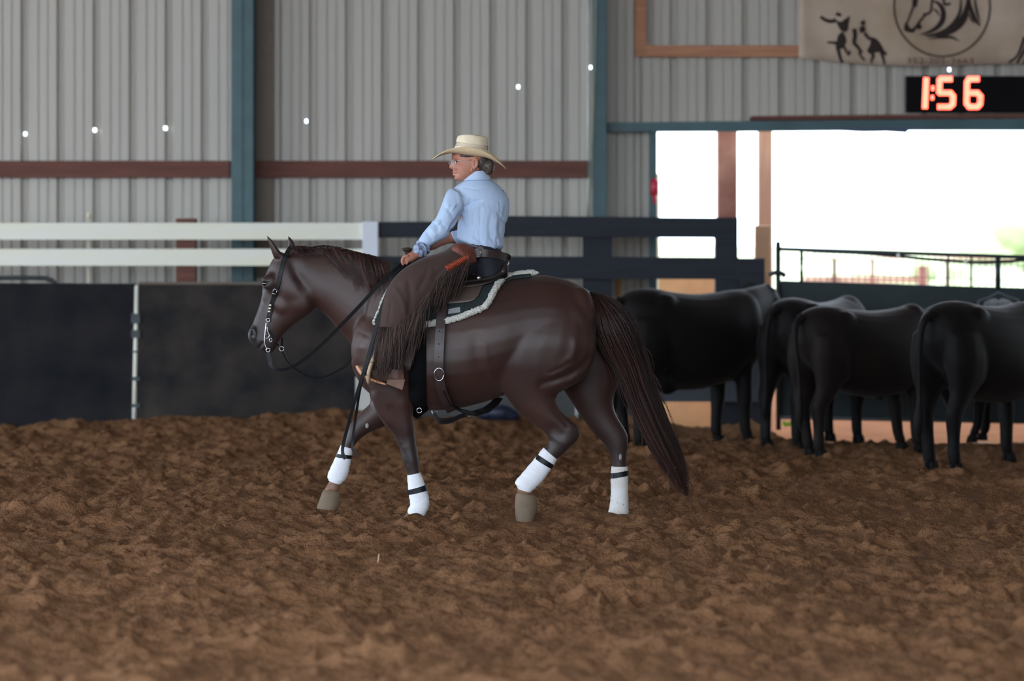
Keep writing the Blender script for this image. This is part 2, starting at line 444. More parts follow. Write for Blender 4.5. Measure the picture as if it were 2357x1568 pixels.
# girts
def girt(x0, x1, y0, y1, label, m=M_girt, Y=YW-0.09, t=0.085, name='wall_girt'):
    o = obj(name, MB().pxbox(x0, y0, x1, y1, Y, t), m, bevel=0.004); return tag(struct(o), label)
girt(-420, 529, 370, 409, 'dark brown timber girt across the wall left of the wide column')
girt(588, 1352, 370, 409, 'dark brown timber girt across the wall behind the rider')
# upright corner trim beside the wide column
struct(obj('trim_3', MB().pxbox(590, -120, 628, 640, YW-0.03, 0.028), mat('brown flashing', (120, 106, 92), 0.6, 0.08)), 'brown vertical flashing right of the wide column')
# conduit and hose by the narrow column
mb = MB().tube([P(1354, -120, YW-0.05), P(1354, 640, YW-0.05)], 0.011, 10)
tag(struct(obj('conduit_pipe', mb, mat('white plastic pipe', (205, 205, 200), 0.4), smooth=True)), 'white conduit pipe running up the wall beside the narrow column')
mb = MB().tube(pline([(1372, -40, YW-0.40), (1370, 120, YW-0.40), (1366, 260, YW-0.39), (1360, 400, YW-0.37), (1351, 520, YW-0.34), (1346, 640, YW-0.3)]), 0.008, 8)
tag(obj('water_hose', mb, mat('grey green hose', (120, 128, 104), 0.5), smooth=True), 'thin grey-green hose hanging against the narrow column', 'hose')

# pine frame nailed up at the top right
fr = thing('timber_frame', 'raw pine corner frame nailed to the upper wall beside the banner', 'frame', P(1475, 130, YW-0.1))
obj('board', MB().pxbox(1461, -130, 1488, 130, YW-0.10, 0.04), M_pine, fr, bevel=0.003)
obj('board', MB().pxbox(1488, 104, 1842, 131, YW-0.10, 0.04), M_pine, fr, bevel=0.003)
# header over the door opening, with a plank lying on it
def poly_px(pts, Y): return [P(x, y, Y) for x, y in pts]
hd = struct(obj('trim_4', MB().prism(poly_px([(1397, 303), (1397, 282), (1700, 279), (3080, 268), (3080, 300), (2090, 299), (1700, 302)][::-1], YW-0.22), 0.16), M_col), 'blue-green steel header over the wide door opening')
tag(obj('plank', MB().prism(poly_px([(1729, 276), (1731, 267), (2000, 264), (2520, 262), (2520, 268), (2000, 273)][::-1], YW-0.26), 0.22), M_girt), 'long reddish plank lying on top of the door header', 'plank')
tp = [(1925, 296), (1930, 301), (1985, 304), (2040, 303), (2086, 306), (2091, 300), (2150, 300), (2156, 297), (2160, 292), (1925, 292)]
tag(obj('torn_tarp_strip', MB().prism(poly_px(tp[::-1], YW-0.24), 0.012), mat('blue grey tarp', (70, 84, 104), 0.6)), 'torn blue-grey tarp strip hanging below the door header', 'tarp')
# door jambs and the white batten
struct(obj('door_1', MB().pxbox(1496, 303, 1512, 1010, YW-0.14, 0.13), M_col), 'blue-green jamb on the left of the door opening')
struct(obj('trim_5', MB().pxbox(1511, 400, 1517, 1010, YW+0.10, 0.05), M_whiteb), 'white batten on the outer side of the door jamb')
tag(obj('jamb_fitting', MB().loft([(P(1500, 410, YW-0.17), P(1512, 410, YW-0.17), 0.012), (P(1498, 418, YW-0.18), P(1515, 418, YW-0.18), 0.025), (P(1497, 440, YW-0.18), P(1515, 440, YW-0.18), 0.03), (P(1496, 447, YW-0.17), P(1515, 448, YW-0.17), 0.02)]).loft([(P(1501, 447, YW-0.17), P(1512, 447, YW-0.17), 0.02), (P(1503, 460, YW-0.17), P(1512, 460, YW-0.17), 0.015), (P(1505, 470, YW-0.17), P(1511, 470, YW-0.17), 0.008)]), mat('red rubber', (200, 40, 70), 0.4), smooth=True), 'small red plastic cup-shaped fitting hanging on the door jamb', 'fitting').name = 'red_fitting'  # unidentified red item, shaped as a plain stand-in fitting
# posts outside the opening
tag(struct(obj('timber_post', MB().pxbox(1652, 296, 1697, 1000, YW+0.35, 0.16), M_rust, bevel=0.006)), 'rust red square post standing in the door opening')
tag(struct(obj('timber_post', MB().pxbox(1746, 290, 1778, 1000, YW+0.65, 0.12), M_tan, bevel=0.006)), 'slim sun bleached post right of the rust red post')
tag(struct(obj('timber_post', MB().pxbox(1738, 519, 1774, 1000, YW+0.2, 0.10), mat('pale tan timber', (198, 160, 128), 0.75), bevel=0.006)), 'short pale tan post in front of the slim bleached post')

# white board fence
wf = thing('white_board_fence', 'white painted two-board fence along the wall behind the horse head', 'fence', P(400, 650, YF))
obj('board', MB().pxbox(-300, 513, 838, 552, YF, 0.028), M_whiteb, wf, bevel=0.003)
obj('board', MB().pxbox(-300, 573, 838, 612, YF, 0.028), M_whiteb, wf, bevel=0.003)
obj('post', MB().pxbox(834, 510, 870, 980, YF-0.035, 0.09), mat('bright white post', (222, 226, 236), 0.5, 0.03), wf, bevel=0.003)
tag(obj('fence_post', MB().pxbox(405, 503, 450, 980, YF+0.05, 0.12), M_girt, bevel=0.004), 'reddish brown post standing behind the white fence boards', 'post')
mb = MB().tube([P(205, 500, YF+0.18), P(205, 980, YF+0.18)], 0.012, 10).loft([(P(200, 502, YF+0.18), P(210, 502, YF+0.18), .017), (P(199, 495, YF+0.18), P(211, 495, YF+0.18), .021), (P(202, 487, YF+0.18), P(208, 487, YF+0.18), .01)])
tag(obj('insulator_pole', mb, mat('cream plastic', (214, 206, 184), 0.5), smooth=True), 'slender cream pole with a rounded cap behind the white fence', 'pole')

# black board fence
bf = thing('black_board_fence', 'black stained two-board fence behind the rider and horse rump', 'fence', P(1300, 690, YF))
obj('board', MB().prism(poly_px([(871, 548), (871, 511), (1172, 509), (1172, 546)][::-1], YF), 0.03), M_blackb, bf)
obj('board', MB().prism(poly_px([(1160, 545), (1160, 497), (1698, 502), (1698, 548)][::-1], YF-0.03), 0.03), M_blackb, bf)
obj('board', MB().prism(poly_px([(871, 634), (871, 590), (1172, 590), (1172, 634)][::-1], YF), 0.03), M_blackb, bf)
obj('board', MB().prism(poly_px([(1160, 642), (1160, 590), (1700, 593), (1700, 643)][::-1], YF-0.03), 0.03), M_blackb, bf)
obj('post', MB().pxbox(1342, 545, 1409, 985, YF+0.03, 0.12), M_blackb, bf)
obj('post', MB().pxbox(1647, 501, 1698, 985, YF-0.002, 0.14), M_blackb, bf)
obj('end_block', MB().pxbox(1700, 595, 1760, 985, YF-0.05, 0.12), M_blackb, bf)
tag(obj('batten', MB().pxbox(1420, 640, 1429, 985, YW-0.05, 0.03), mat('ochre timber', (176, 134, 62), 0.7)), 'narrow ochre batten leaning on the wall behind the horse tail', 'batten')
tag(obj('plywood_sheet', MB().pxbox(1505, 640, 1648, 990, YW+1.4, 0.02), mat('new plywood', (188, 152, 116), 0.6, 0.08)), 'new plywood sheet outside between the black fence posts', 'plywood')

# kickboards: two solid gates with a gap between them, then a lower run behind the horse
kl = thing('kickboard_gate', 'solid navy-black kickboard gate left of the pale gap', 'gate', P(130, 985, YK))
obj('panel', MB().prism(poly_px([(-330, 1010), (-330, 651), (310, 653), (303, 1010)][::-1], YK), 0.05), M_kickL, kl)
path = pline([(-330, 641, YK+0.02), (-60, 640, YK+0.02), (85, 640, YK+0.02), (112, 643, YK+0.02), (124, 650, YK+0.02), (128, 662, YK+0.02)], 6)
obj('top_rail', MB().tube(path, 0.02, 10), M_gate, kl, smooth=True)
kr = thing('kickboard_gate', 'solid worn black kickboard right of the pale gap behind the horse head', 'gate', P(600, 985, YK))
kr.name = 'kickboard'
obj('panel', MB().prism(poly_px([(313, 1010), (319, 654), (860, 655), (860, 1010)][::-1], YK), 0.05), M_kickR, kr)
obj('cap_board', MB().prism(poly_px([(319, 655), (319, 649), (640, 650), (860, 651), (860, 656)][::-1], YK-0.015), 0.08), mat('dusty cap timber', (110, 98, 88), 0.8), kr)
for (y0, y1) in ((722, 745), (760, 778), (808, 812), (868, 876), (930, 938)):
    obj('hinge_rail', MB().pxbox(302, y0, 322, y1, YK-0.022, 0.03), M_gate, kr)
obj('pale_gap_filler', MB().tube([P(315, 658, YK+.004), P(308, 1000, YK+.004)], .017, 10), M_whiteb, kr, smooth=True)  # added white post imitating the bright wall seen through the gap
k3 = thing('kickboard', 'low grey-black kickboard run behind the horse body', 'kickboard', P(1150, 985, YK))
obj('panel', MB().pxbox(862, 690, 1210, 1012, YK+0.02, 0.05), mat('dusty grey kickboard', (74, 74, 74), 0.8, 0.2, 2.0), k3)
obj('panel', MB().pxbox(1212, 690, 1500, 962, YK+0.02, 0.05), mat('dusty grey kickboard', (74, 74, 74), 0.8, 0.2, 2.0), k3)
k4 = tag(obj('kickboard', MB().pxbox(1502, 690, 1758, 925, YK+0.02, 0.05), mat('blue grey kickboard', (70, 76, 84), 0.8, 0.15, 2.0)), 'raised blue-grey kickboard behind the first black steer', 'kickboard')
tag(obj('pale_sheet', MB().pxbox(818, 868, 950, 1000, YK-0.06, 0.02), mat('pale grey sheet', (196, 196, 190), 0.6, 0.05)), 'pale grey sheet against the kickboard between the horse forelegs', 'sheet')
tag(obj('pipe_post', MB().tube([P(1328, 880, YK-0.03), P(1328, 1000, YK-0.03)], 0.016, 10), mat('galvanised pipe', (170, 174, 170), 0.5), smooth=True), 'short galvanised pipe post seen between the horse hind legs', 'post')
mb = MB()
for (x, y, r) in ((1120, 952, 0.10), (1150, 950, 0.12), (1172, 956, 0.09), (1138, 945, 0.07), (1186, 962, 0.05)): mb.ell(P(x, y, 6.6), (r, r*0.6, r*0.55))
tag(obj('feed_bag', remesh(mb, 0.02, 4), mat('navy woven plastic', (28, 36, 58), 0.5)), 'crumpled navy bag on the dirt bank beneath the horse belly', 'bag')
mb = MB()
for k in range(7): mb.ell(P(1806+k*4.5+random.uniform(-3, 3), 977+random.uniform(-4, 5), 6.3), (0.02, 0.012, random.uniform(0.012, 0.025)))
tag(obj('lime_twine', remesh(mb, 0.008, 2), mat('lime green plastic', (170, 220, 50), 0.5)), 'scrap of lime green twine on the dirt behind the cattle', 'twine')

# ------------------------------------------------------------------ mesh gate on the right
gt = thing('mesh_gate', 'dark steel gate with wire mesh top behind the cattle', 'gate', P(2080, 985, 6.85))
YG = 6.85
def gl(x, ya, yb): return ya+(yb-ya)*(x-1790)/(2357-1790)     # the gate sags a little to the right
obj('end_post', MB().tube([P(1791, 556, YG), P(1792, 990, YG)], 0.021, 10), M_gate, gt, smooth=True)
obj('top_rail', MB().tube([P(1791, 573, YG), P(3000, gl(3000, 573, 592), YG)], 0.017, 10), M_gate, gt, smooth=True)
obj('sagging_rail', MB().tube(pline([(1850, 578, YG-.03), (1960, 582, YG-.03), (2060, 589, YG-.03), (2140, 597, YG-.03), (2230, 603, YG-.03), (2320, 602, YG-.03), (2420, 598, YG-.03), (3000, 598, YG-.03)]), [0.008, 0.009]+[0.013]*41, 8), M_gate, gt, smooth=True)
for x, r in ((1845, 0.014), (2183, 0.008), (2235, 0.009), (2297, 0.024), (2460, 0.02), (2640, 0.02), (2820, 0.02), (2998, 0.024)):
    obj('upright', MB().tube([P(x, gl(x, 574, 592), YG), P(x, gl(x, 650, 668), YG)], r, 8), M_gate, gt, smooth=True)
x = 1860
while x < 2985:
    obj('wire', MB().tube([P(x, gl(x, 574, 592), YG), P(x, gl(x, 650, 668), YG)], 0.0026, 4), M_gate, gt); x += 14.6
for ya, yb in ((595, 612), (628, 646)):
    obj('wire', MB().tube([P(1793, ya, YG), P(3000, gl(3000, ya, yb), YG)], 0.0022, 4), M_gate, gt)
obj('sheet_panel', MB().prism(poly_px([(1792, 962), (1792, 646), (3000, gl(3000, 646, 663)), (3000, 980)][::-1], YG+0.01), 0.02), M_gpanel, gt)
obj('bottom_rail', MB().tube([P(1792, 960, YG), P(3000, 984, YG)], 0.018, 8), M_gate, gt, smooth=True)
obj('latch', MB().tube(pline([(1772, 632, YG-.02), (1785, 628, YG-.04), (1800, 630, YG-.03), (1806, 636, YG-.02)]), 0.02, 8), M_gate, gt, smooth=True)
for (x, y) in ((1845, 617), (2068, 589), (2223, 602)):
    obj('cable_tie', MB().ell(P(x, y, YG-0.045), (0.016, 0.012, 0.022), 10, 6), M_whiteb, gt, smooth=True)
# emblem on the gate
M_emb = mat('faded white paint', (150, 152, 154), 0.6)
em = thing('gate_emblem', 'faded white emblem plate with a peaked outline on the dark gate', 'emblem', P(2297, 720, YG-0.02))
mb = MB()
op = [(2252, 716), (2252, 693), (2276, 685), (2298, 673), (2322, 683), (2345, 690), (2345, 702)]
for (x1, y1), (x2, y2) in zip(op[:-1], op[1:]): mb.tube([P(x1, y1, YG-0.012), P(x2, y2, YG-0.012)], 0.008, 6)
obj('outline', mb, mat('grey paint', (104, 110, 114), 0.6), em)
bl = [(2258, 708), (2266, 702), (2266, 696), (2274, 692), (2283, 688), (2292, 687), (2298, 692), (2306, 687), (2315, 688), (2324, 692), (2330, 697), (2331, 704), (2334, 709), (2324, 713), (2319, 718), (2300, 718), (2286, 713), (2262, 712)]
obj('backing', MB().prism(poly_px(bl[::-1], YG-0.012), 0.01), M_emb, em)
tm = text_mesh('FLORIDA', 0.085); a = get_v(tm); c = P(2297, 702, YG-0.016)
set_v(tm, np.stack([a[:, 0]*0.42*1.35+c.x, np.full(len(a), c.y), a[:, 1]*0.6+c.z], -1)); obj('lettering', tm, M_gpanel, em)

# ------------------------------------------------------------------ banner
M_ban = mat('beige printed cloth', (176, 152, 128), 0.85, 0.12, 1.6, c2=(190, 172, 156))
M_ink = mat('dark brown ink', (46, 34, 32), 0.9)
YB = YW-0.12
def ban_y(x, z): return YB+0.018*math.sin(x*5.0+z*2.0)+0.008*math.sin(x*13+1.0+z*5)
def ban_edge(px):      # lower hem, drooping towards the right
    return float(np.interp(px, [1838, 1900, 2000, 2090, 2200, 2357, 2600], [133, 140, 149, 152, 150, 146, 140]))
bn = thing('banner', 'beige cloth banner with brown horse print above the clock', 'banner', P(2150, 150, YB))
mb = MB(); nxb, nzb = 60, 16
for i in range(nxb+1):
    px = 1842+(2640-1842)*i/nxb
    for j in range(nzb+1):
        py = -260+(ban_edge(px)+260)*j/nzb
        p = P(px+(-4*(j/nzb) if i == 0 else 0), py, YB); mb.v.append(Vector((p.x, ban_y(p.x, p.z), p.z)))
for i in range(nxb):
    for j in range(nzb):
        a = i*(nzb+1)+j; mb.f.append((a, a+1, a+nzb+2, a+nzb+1))
o = obj('cloth', mb, M_ban, bn, smooth=True); s_ = o.modifiers.new('t', 'SOLIDIFY'); s_.thickness = 0.002
def on_ban(px, py, lift=0.006):
    p = P(px, py, YB); return Vector((p.x, ban_y(p.x, p.z)-lift, p.z))
def stroke(mb, pts, w0, w1=None, m=6):
    """painted stroke of given px widths along px points"""
    q = spline(pts, m); n = len(q); s = 1/SC(YB)
    L = []; R = []
    for i in range(n):
        t = q[min(i+1, n-1)]-q[max(i-1, 0)]; t = t/max(np.hypot(*t), 1e-6); nr = np.array((-t[1], t[0]))
        u = i/max(n-1, 1); w = (w0+(w1-w0)*u if w1 is not None else w0*(0.15+0.85*math.sin(math.pi*min(max(u, 0.03), 0.97))))/1.7
        a = q[i]+nr*w; b = q[i]-nr*w; L.append(on_ban(*a)); R.append(on_ban(*b))
    o_ = len(mb.v); mb.v.extend(L+R)
    for i in range(n-1): mb.f.append((o_+i, o_+i+1, o_+n+i+1, o_+n+i))
def blob(mb, pts):
    q = spline(list(pts)+[pts[0]], 4)[:-1]; c = np.mean(q, axis=0); o_ = len(mb.v); n = len(q)
    mb.v.append(on_ban(*c)); mb.v.extend([on_ban(*p) for p in q])
    for i in range(n): mb.f.append((o_, o_+1+i, o_+1+(i+1) % n))
mb = MB(); stroke(mb, [(2168+111*math.cos(t), 17+113*math.sin(t)) for t in np.linspace(0, 2*math.pi, 30)], 3.4, 3.4, 3)
obj('ring_print', mb, M_ink, bn)
mb = MB()   # line-drawn horse head
stroke(mb, [(2108, -30), (2105, 5), (2098, 25), (2090, 45), (2086, 55)], 5, 3)
blob(mb, [(2084, 50), (2080, 60), (2080, 70), (2090, 75), (2103, 75), (2105, 68), (2095, 66), (2090, 58)])
stroke(mb, [(2100, 70), (2108, 62), (2118, 48), (2126, 38), (2132, 32)], 6, 4); blob(mb, [(2107, 58), (2116, 55), (2122, 62), (2116, 68), (2108, 65)])
stroke(mb, [(2124, 33), (2134, 32), (2142, 26), (2144, 12), (2146, -10)], 5, 4)
stroke(mb, [(2145, 2), (2160, 8), (2170, 24), (2170, 44), (2160, 60), (2142, 72), (2118, 80)], 11)
stroke(mb, [(2146, 20), (2156, 26), (2162, 38)], 4)
stroke(mb, [(2212, -30), (2212, 10), (2208, 32), (2194, 52), (2176, 66)], 6)
stroke(mb, [(2230, -40), (2228, 10), (2216, 42), (2192, 64), (2160, 78), (2128, 83)], 13)
stroke(mb, [(2232, 28), (2218, 54), (2196, 72), (2170, 82), (2138, 90)], 5)
stroke(mb, [(2228, -30), (2234, 15), (2246, 45), (2258, 60)], 8); stroke(mb, [(2242, -20), (2248, 20), (2256, 50)], 5); stroke(mb, [(2230, 30), (2238, 46), (2244, 54)], 4)
stroke(mb, [(2136, 89), (2170, 86), (2190, 86), (2208, 95)], 6)
stroke(mb, [(2172, -14), (2173, 8), (2180, 10), (2188, 8)], 5, 5); blob(mb, [(2102, -10), (2112, -10), (2110, 14), (2102, 16), (2099, 8)])
obj('horse_head_print', mb, M_ink, bn)
mb = MB()   # two riders galloping
stroke(mb, [(1889, 38), (1901, 46), (1913, 49), (1925, 46)], 6, 8)
blob(mb, [(1922, 34), (1928, 28), (1937, 33), (1936, 38), (1928, 37)])
blob(mb, [(1924, 46), (1936, 50), (1948, 42), (1953, 58), (1950, 72), (1938, 72), (1930, 62)])
stroke(mb, [(1948, 58), (1952, 45), (1954, 38)], 8, 4)
blob(mb, [(1940, 72), (1930, 80), (1926, 95), (1924, 108), (1932, 114), (1942, 108), (1948, 96), (1946, 84)])
stroke(mb, [(1930, 100), (1918, 98), (1904, 97)], 8, 3)
stroke(mb, [(1928, 108), (1932, 124), (1936, 138), (1941, 144)], 8, 4); stroke(mb, [(1942, 106), (1948, 118), (1954, 126), (1956, 116)], 5, 4)
blob(mb, [(1980, 52), (1986, 46), (1992, 50), (1990, 58), (1983, 58)])
blob(mb, [(1978, 62), (1990, 60), (1992, 72), (1984, 76), (1979, 74)])
stroke(mb, [(1966, 66), (1968, 82), (1966, 98), (1974, 108), (1984, 122)], 9, 6); stroke(mb, [(1976, 120), (1984, 132), (1991, 139)], 4, 4)
stroke(mb, [(1990, 76), (2000, 88), (2014, 92), (2024, 104), (2032, 118), (2040, 126)], 7, 6)
blob(mb, [(2004, 90), (2018, 92), (2026, 106), (2032, 118), (2022, 120), (2012, 122), (2002, 124), (1996, 116), (2002, 104)])
stroke(mb, [(2004, 118), (2010, 128), (2006, 138), (2006, 146)], 8, 3); stroke(mb, [(2026, 114), (2032, 132), (2036, 148)], 7, 4)
obj('galloping_riders_print', mb, M_ink, bn)
mb = MB()
stroke(mb, [(2357, 86), (2350, 108), (2340, 130), (2322, 144)], 6, 4); stroke(mb, [(2366, 100), (2352, 126), (2340, 146)], 7, 4); stroke(mb, [(2375, 110), (2362, 134), (2356, 148)], 6, 5)
obj('edge_figure_print', mb, M_ink, bn)
tm = text_mesh('352-205-3663', 0.075); a = get_v(tm); w_ = a[:, 0].max()-a[:, 0].min(); c = P(2164, 141, YB)
k_ = (P(2241, 0, YB).x-P(2087, 0, YB).x)/w_
set_v(tm, np.array([(x*k_+c.x, ban_y(x*k_+c.x, c.z)-0.006, y*0.9+c.z) for x, y, z in a])); obj('phone_number_print', tm, mat('faded brown ink', (92, 68, 62), 0.9), bn)

# ------------------------------------------------------------------ LED clock
ck = thing('digital_clock', 'black LED display reading 1:56 in red above the door opening', 'clock', P(2240, 262, YW-0.2))
obj('case', MB().pxbox(2087, 175, 2560, 259, YW-0.30, 0.10), mat('black display case', (12, 11, 15), 0.6, spec=0.1), ck, bevel=0.004)
M_led = emis('red LED', (1.0, 0.095, 0.058), 8.0)
def seg(name, pts, w):
    """row of round LEDs along a px path, w px wide"""
    mbs = MB(); Y = YW-0.306
    for (x0, y0), (x1, y1) in zip(pts[:-1], pts[1:]):
        L = math.hypot(x1-x0, y1-y0); n = max(int(L/4.4), 1); nr = (-(y1-y0)/L, (x1-x0)/L)
        for i in range(n+1):
            for s in (-1, 0, 1):
                q = P(x0+(x1-x0)*i/n+nr[0]*s*w/3.0, y0+(y1-y0)*i/n+nr[1]*s*w/3.0, Y)
                m_ = 8; o_ = len(mbs.v); r_ = 2.7/SC(Y)
                mbs.v.append(q+Vector((0, -0.003, 0)))
                for t in range(m_): mbs.v.append(q+Vector((r_*math.cos(2*math.pi*t/m_), 0, r_*math.sin(2*math.pi*t/m_))))
                for t in range(m_): mbs.f.append((o_, o_+1+t, o_+1+(t+1) % m_))
    return obj(name, mbs, M_led, ck)
seg('digit', [(2132, 181), (2129, 248)], 12)
seg('colon_dot', [(2146, 203), (2148, 203)], 9); seg('colon_dot', [(2145, 225), (2147, 225)], 9)
seg('digit', [(2190, 182), (2163, 182), (2162, 214), (2188, 214), (2194, 222), (2193, 240), (2186, 246), (2160, 246)], 12)
seg('digit', [(2252, 182), (2230, 182), (2226, 190), (2225, 238), (2231, 246), (2250, 246), (2256, 239), (2257, 222), (2250, 214), (2230, 214)], 12)

# ------------------------------------------------------------------ outdoors
mb = MB(); mb.add([(-30, YW-0.3, -0.14), (60, YW-0.3, -0.14), (60, YW+9, -0.14), (-30, YW+9, -0.14)], [(0, 1, 2, 3)])
struct(obj('ground', mb, M_dirt_out), 'sunlit pinkish dirt yard outside the door opening')
mb = MB(); mb.add([(-120, YW+9, -0.14), (160, YW+9, -0.14), (160, 240, 0.5), (-120, 240, 0.5)], [(0, 1, 2, 3)])
struct(obj('field', mb, mat('grass field', (150, 158, 128), 0.9, 0.12, 0.4)), 'sunlit grass field far beyond the door opening').name = 'ground_field'
mt = mat('leafy green', (168, 178, 138), 0.8, 0.15, 2.0)
def bush(name, px, D, zr, r, label, squash=1.0):
    Y = D+CAMY; mbb = MB(); c = P(px, HY, Y); rr = np.random.default_rng(int(px))
    for _ in range(26):
        d = rr.normal(size=3); d /= np.linalg.norm(d); q = rr.random()**0.5
        mbb.ell((c.x+d[0]*r*q*squash, Y+d[1]*r*q, zr+abs(d[2])*r*q*0.9), (r*0.34, r*0.34, r*0.3), 8, 5)
    me_ = remesh(mbb, r*0.08, 1); a = get_v(me_); n = get_n(me_)
    a += n*(rr.random(len(a))[:, None]-0.4)*r*0.08; set_v(me_, a)
    t = thing(name, label, 'tree' if r > 3 else 'bush', (c.x, Y, 0), 'greenery beyond the yard')
    obj('crown', me_, mt, t)
    obj('trunk', MB().tube([(c.x, Y, -0.2), (c.x, Y, zr+r*0.5)], r*0.09, 8), M_girt, t)
bush('field_tree', 2352, 130, 0.2, 2.6, 'hazy tree at the right edge of the bright doorway'); bush('field_tree', 2470, 95, 0.6, 2.6, 'tree standing just past the right edge of the doorway')
bush('yard_bush', 2330, 34, -0.2, 0.85, 'low yellow-green bush seen through the gate mesh', 1.5); bush('yard_bush', 2120, 80, -0.2, 1.0, 'distant bush behind the gate mesh', 2.2)
yf = thing('yard_fence', 'weathered post fence outside beyond the gate mesh', 'fence', P(2050, 650, 16))
for px, w, m in ((1922, 8, M_girt), (2125, 20, M_rust), (2182, 7, M_girt), (2010, 6, M_rust)):
    obj('post', MB().pxbox(px-w/2, 598 if w < 10 else 612, px+w/2, 690, 16, 0.12), m, yf)
obj('rail', MB().pxbox(1850, 636, 2115, 652, 16.1, 0.05), M_tan, yf)
obj('rail', MB().pxbox(1850, 592, 2357, 597, 16.1, 0.05), M_tan, yf)
# ------------------------------------------------------------------ horse
def coat_material(name, base, warm, dark, rough=0.42):
    m = bpy.data.materials.new(name); m.use_nodes = True
    nt = m.node_tree; bs = nt.nodes['Principled BSDF']
    tc = nt.nodes.new('ShaderNodeTexCoord')
    n1 = nt.nodes.new('ShaderNodeTexNoise'); n1.inputs['Scale'].default_value = 3.0; n1.inputs['Detail'].default_value = 4
    n2 = nt.nodes.new('ShaderNodeTexNoise'); n2.inputs['Scale'].default_value = 240; n2.inputs['Detail'].default_value = 2
    nt.links.new(tc.outputs['Object'], n1.inputs['Vector']); nt.links.new(tc.outputs['Object'], n2.inputs['Vector'])
    rp = nt.nodes.new('ShaderNodeValToRGB'); rp.color_ramp.elements[0].position = 0.35; rp.color_ramp.elements[1].position = 0.65
    rp.color_ramp.elements[0].color = (*lin(base), 1); rp.color_ramp.elements[1].color = (*lin(warm), 1)
    nt.links.new(n1.outputs[0], rp.inputs[0])
    at = nt.nodes.new('ShaderNodeAttribute'); at.attribute_name = 'points'
    mx = nt.nodes.new('ShaderNodeMix'); mx.data_type = 'RGBA'
    nt.links.new(at.outputs['Fac'], mx.inputs[0]); nt.links.new(rp.outputs[0], mx.inputs[6]); mx.inputs[7].default_value = (*lin(dark), 1)
    a2 = nt.nodes.new('ShaderNodeAttribute'); a2.attribute_name = 'dust'; m2 = nt.nodes.new('ShaderNodeMix'); m2.data_type = 'RGBA'
    nt.links.new(a2.outputs['Fac'], m2.inputs[0]); nt.links.new(mx.outputs[2], m2.inputs[6]); m2.inputs[7].default_value = (*lin((128, 88, 64)), 1)
    nt.links.new(m2.outputs[2], bs.inputs['Base Color'])
    bs.inputs['Roughness'].default_value = rough; bs.inputs['Specular IOR Level'].default_value = 0.5
    bs.inputs['Sheen Weight'].default_value = 0.06; bs.inputs['Sheen Roughness'].default_value = 0.5; bs.inputs['Sheen Tint'].default_value = (0.8, 0.7, 0.7, 1)
    bp = nt.nodes.new('ShaderNodeBump'); bp.inputs['Strength'].default_value = 0.06; bp.inputs['Distance'].default_value = 0.003
    nt.links.new(n2.outputs[0], bp.inputs['Height']); nt.links.new(bp.outputs[0], bs.inputs['Normal'])
    return m
M_coat = coat_material('liver chestnut coat', (50, 30, 26), (62, 37, 30), (32, 29, 31), 0.48)
def hair_material(name, c0, c1, rough=0.42):
    m = bpy.data.materials.new(name); m.use_nodes = True; nt = m.node_tree; bs = nt.nodes['Principled BSDF']
    at = nt.nodes.new('ShaderNodeAttribute'); at.attribute_name = 'tone'; rp = nt.nodes.new('ShaderNodeValToRGB')
    rp.color_ramp.elements[0].position = 0.35; rp.color_ramp.elements[0].color = (*lin(c0), 1); rp.color_ramp.elements[1].color = (*lin(c1), 1)
    nt.links.new(at.outputs['Fac'], rp.inputs[0]); nt.links.new(rp.outputs[0], bs.inputs['Base Color']); bs.inputs['Roughness'].default_value = rough
    MATS[name] = m; return m
M_hair = hair_material('dark chestnut hair', (38, 25, 23), (92, 58, 50))
M_hoof = mat('dusty hoof horn', (116, 98, 80), 0.75, 0.15, 12.0)

hb = MB()
torso = [(818, 775, 812, 850, .085, 0, 0, -.1), (845, 712, 836, 893, .185, 0, 0, -.15), (885, 640, 878, 922, .225, 0, 0, -.25), (925, 614, 925, 940, .24, 0, 0, -.32),
 (980, 632, 985, 946, .275, 0, 0, -.25), (1040, 648, 1050, 941, .305, 0, 0, -.12), (1100, 648, 1100, 930, .315, 0, 0, -.05), (1160, 642, 1150, 914, .31, 0, 0, 0),
 (1210, 636, 1192, 896, .295), (1255, 633, 1235, 884, .285), (1300, 643, 1275, 874, .27), (1335, 657, 1318, 862, .225), (1358, 672, 1352, 832, .15), (1369, 695, 1367, 790, .06)]
hb.loft(pxsecs(torso, 4), 28)
neck = [(985, 690, 905, 860, .08), (950, 650, 862, 840, .13), (912, 609, 824, 812, .135, 0, 0, -.2), (868, 594, 799, 782, .118, 0, 0, -.2), (830, 584, 776, 759, .105, 0, 0, -.2), (790, 576, 752, 732, .096, 0, 0, -.2),
 (752, 574, 736, 717, .09, 0, 0, -.25), (716, 572, 722, 704, .084, 0, 0, -.2), (692, 571, 706, 688, .078), (668, 575, 676, 655, .06)]
hb.loft(pxsecs(neck, 4), 24)
HD = 0.03
head = [(644, 578, 690, 600, .055, 0, .01), (626, 600, 702, 640, .082, 0, .02), (615, 625, 713, 670, .094, 0, .035), (606, 648, 723, 694, .094, .0, .04), (604, 672, 725, 708, .084, .005, .04),
 (600, 693, 713, 723, .072, .01, .035), (594, 712, 690, 738, .062, .015, .03), (587, 730, 667, 755, .056, .02, .025), (581, 746, 652, 771, .053, .025, .02), (574, 758, 644, 785, .053, .03, .02),
 (570, 770, 638, 795, .054, .03, .02), (573, 784, 634, 805, .050, .03, .015), (584, 796, 627, 812, .042, .03, .01), (595, 805, 615, 815, .024, .03, 0)]
hb.loft(pxsecs(head, 4), 24)
hb.ell(P(692, 688, -.06), (.075, .035, .085)); hb.ell(P(655, 700, -.045), (.07, .03, .06))      # cheek
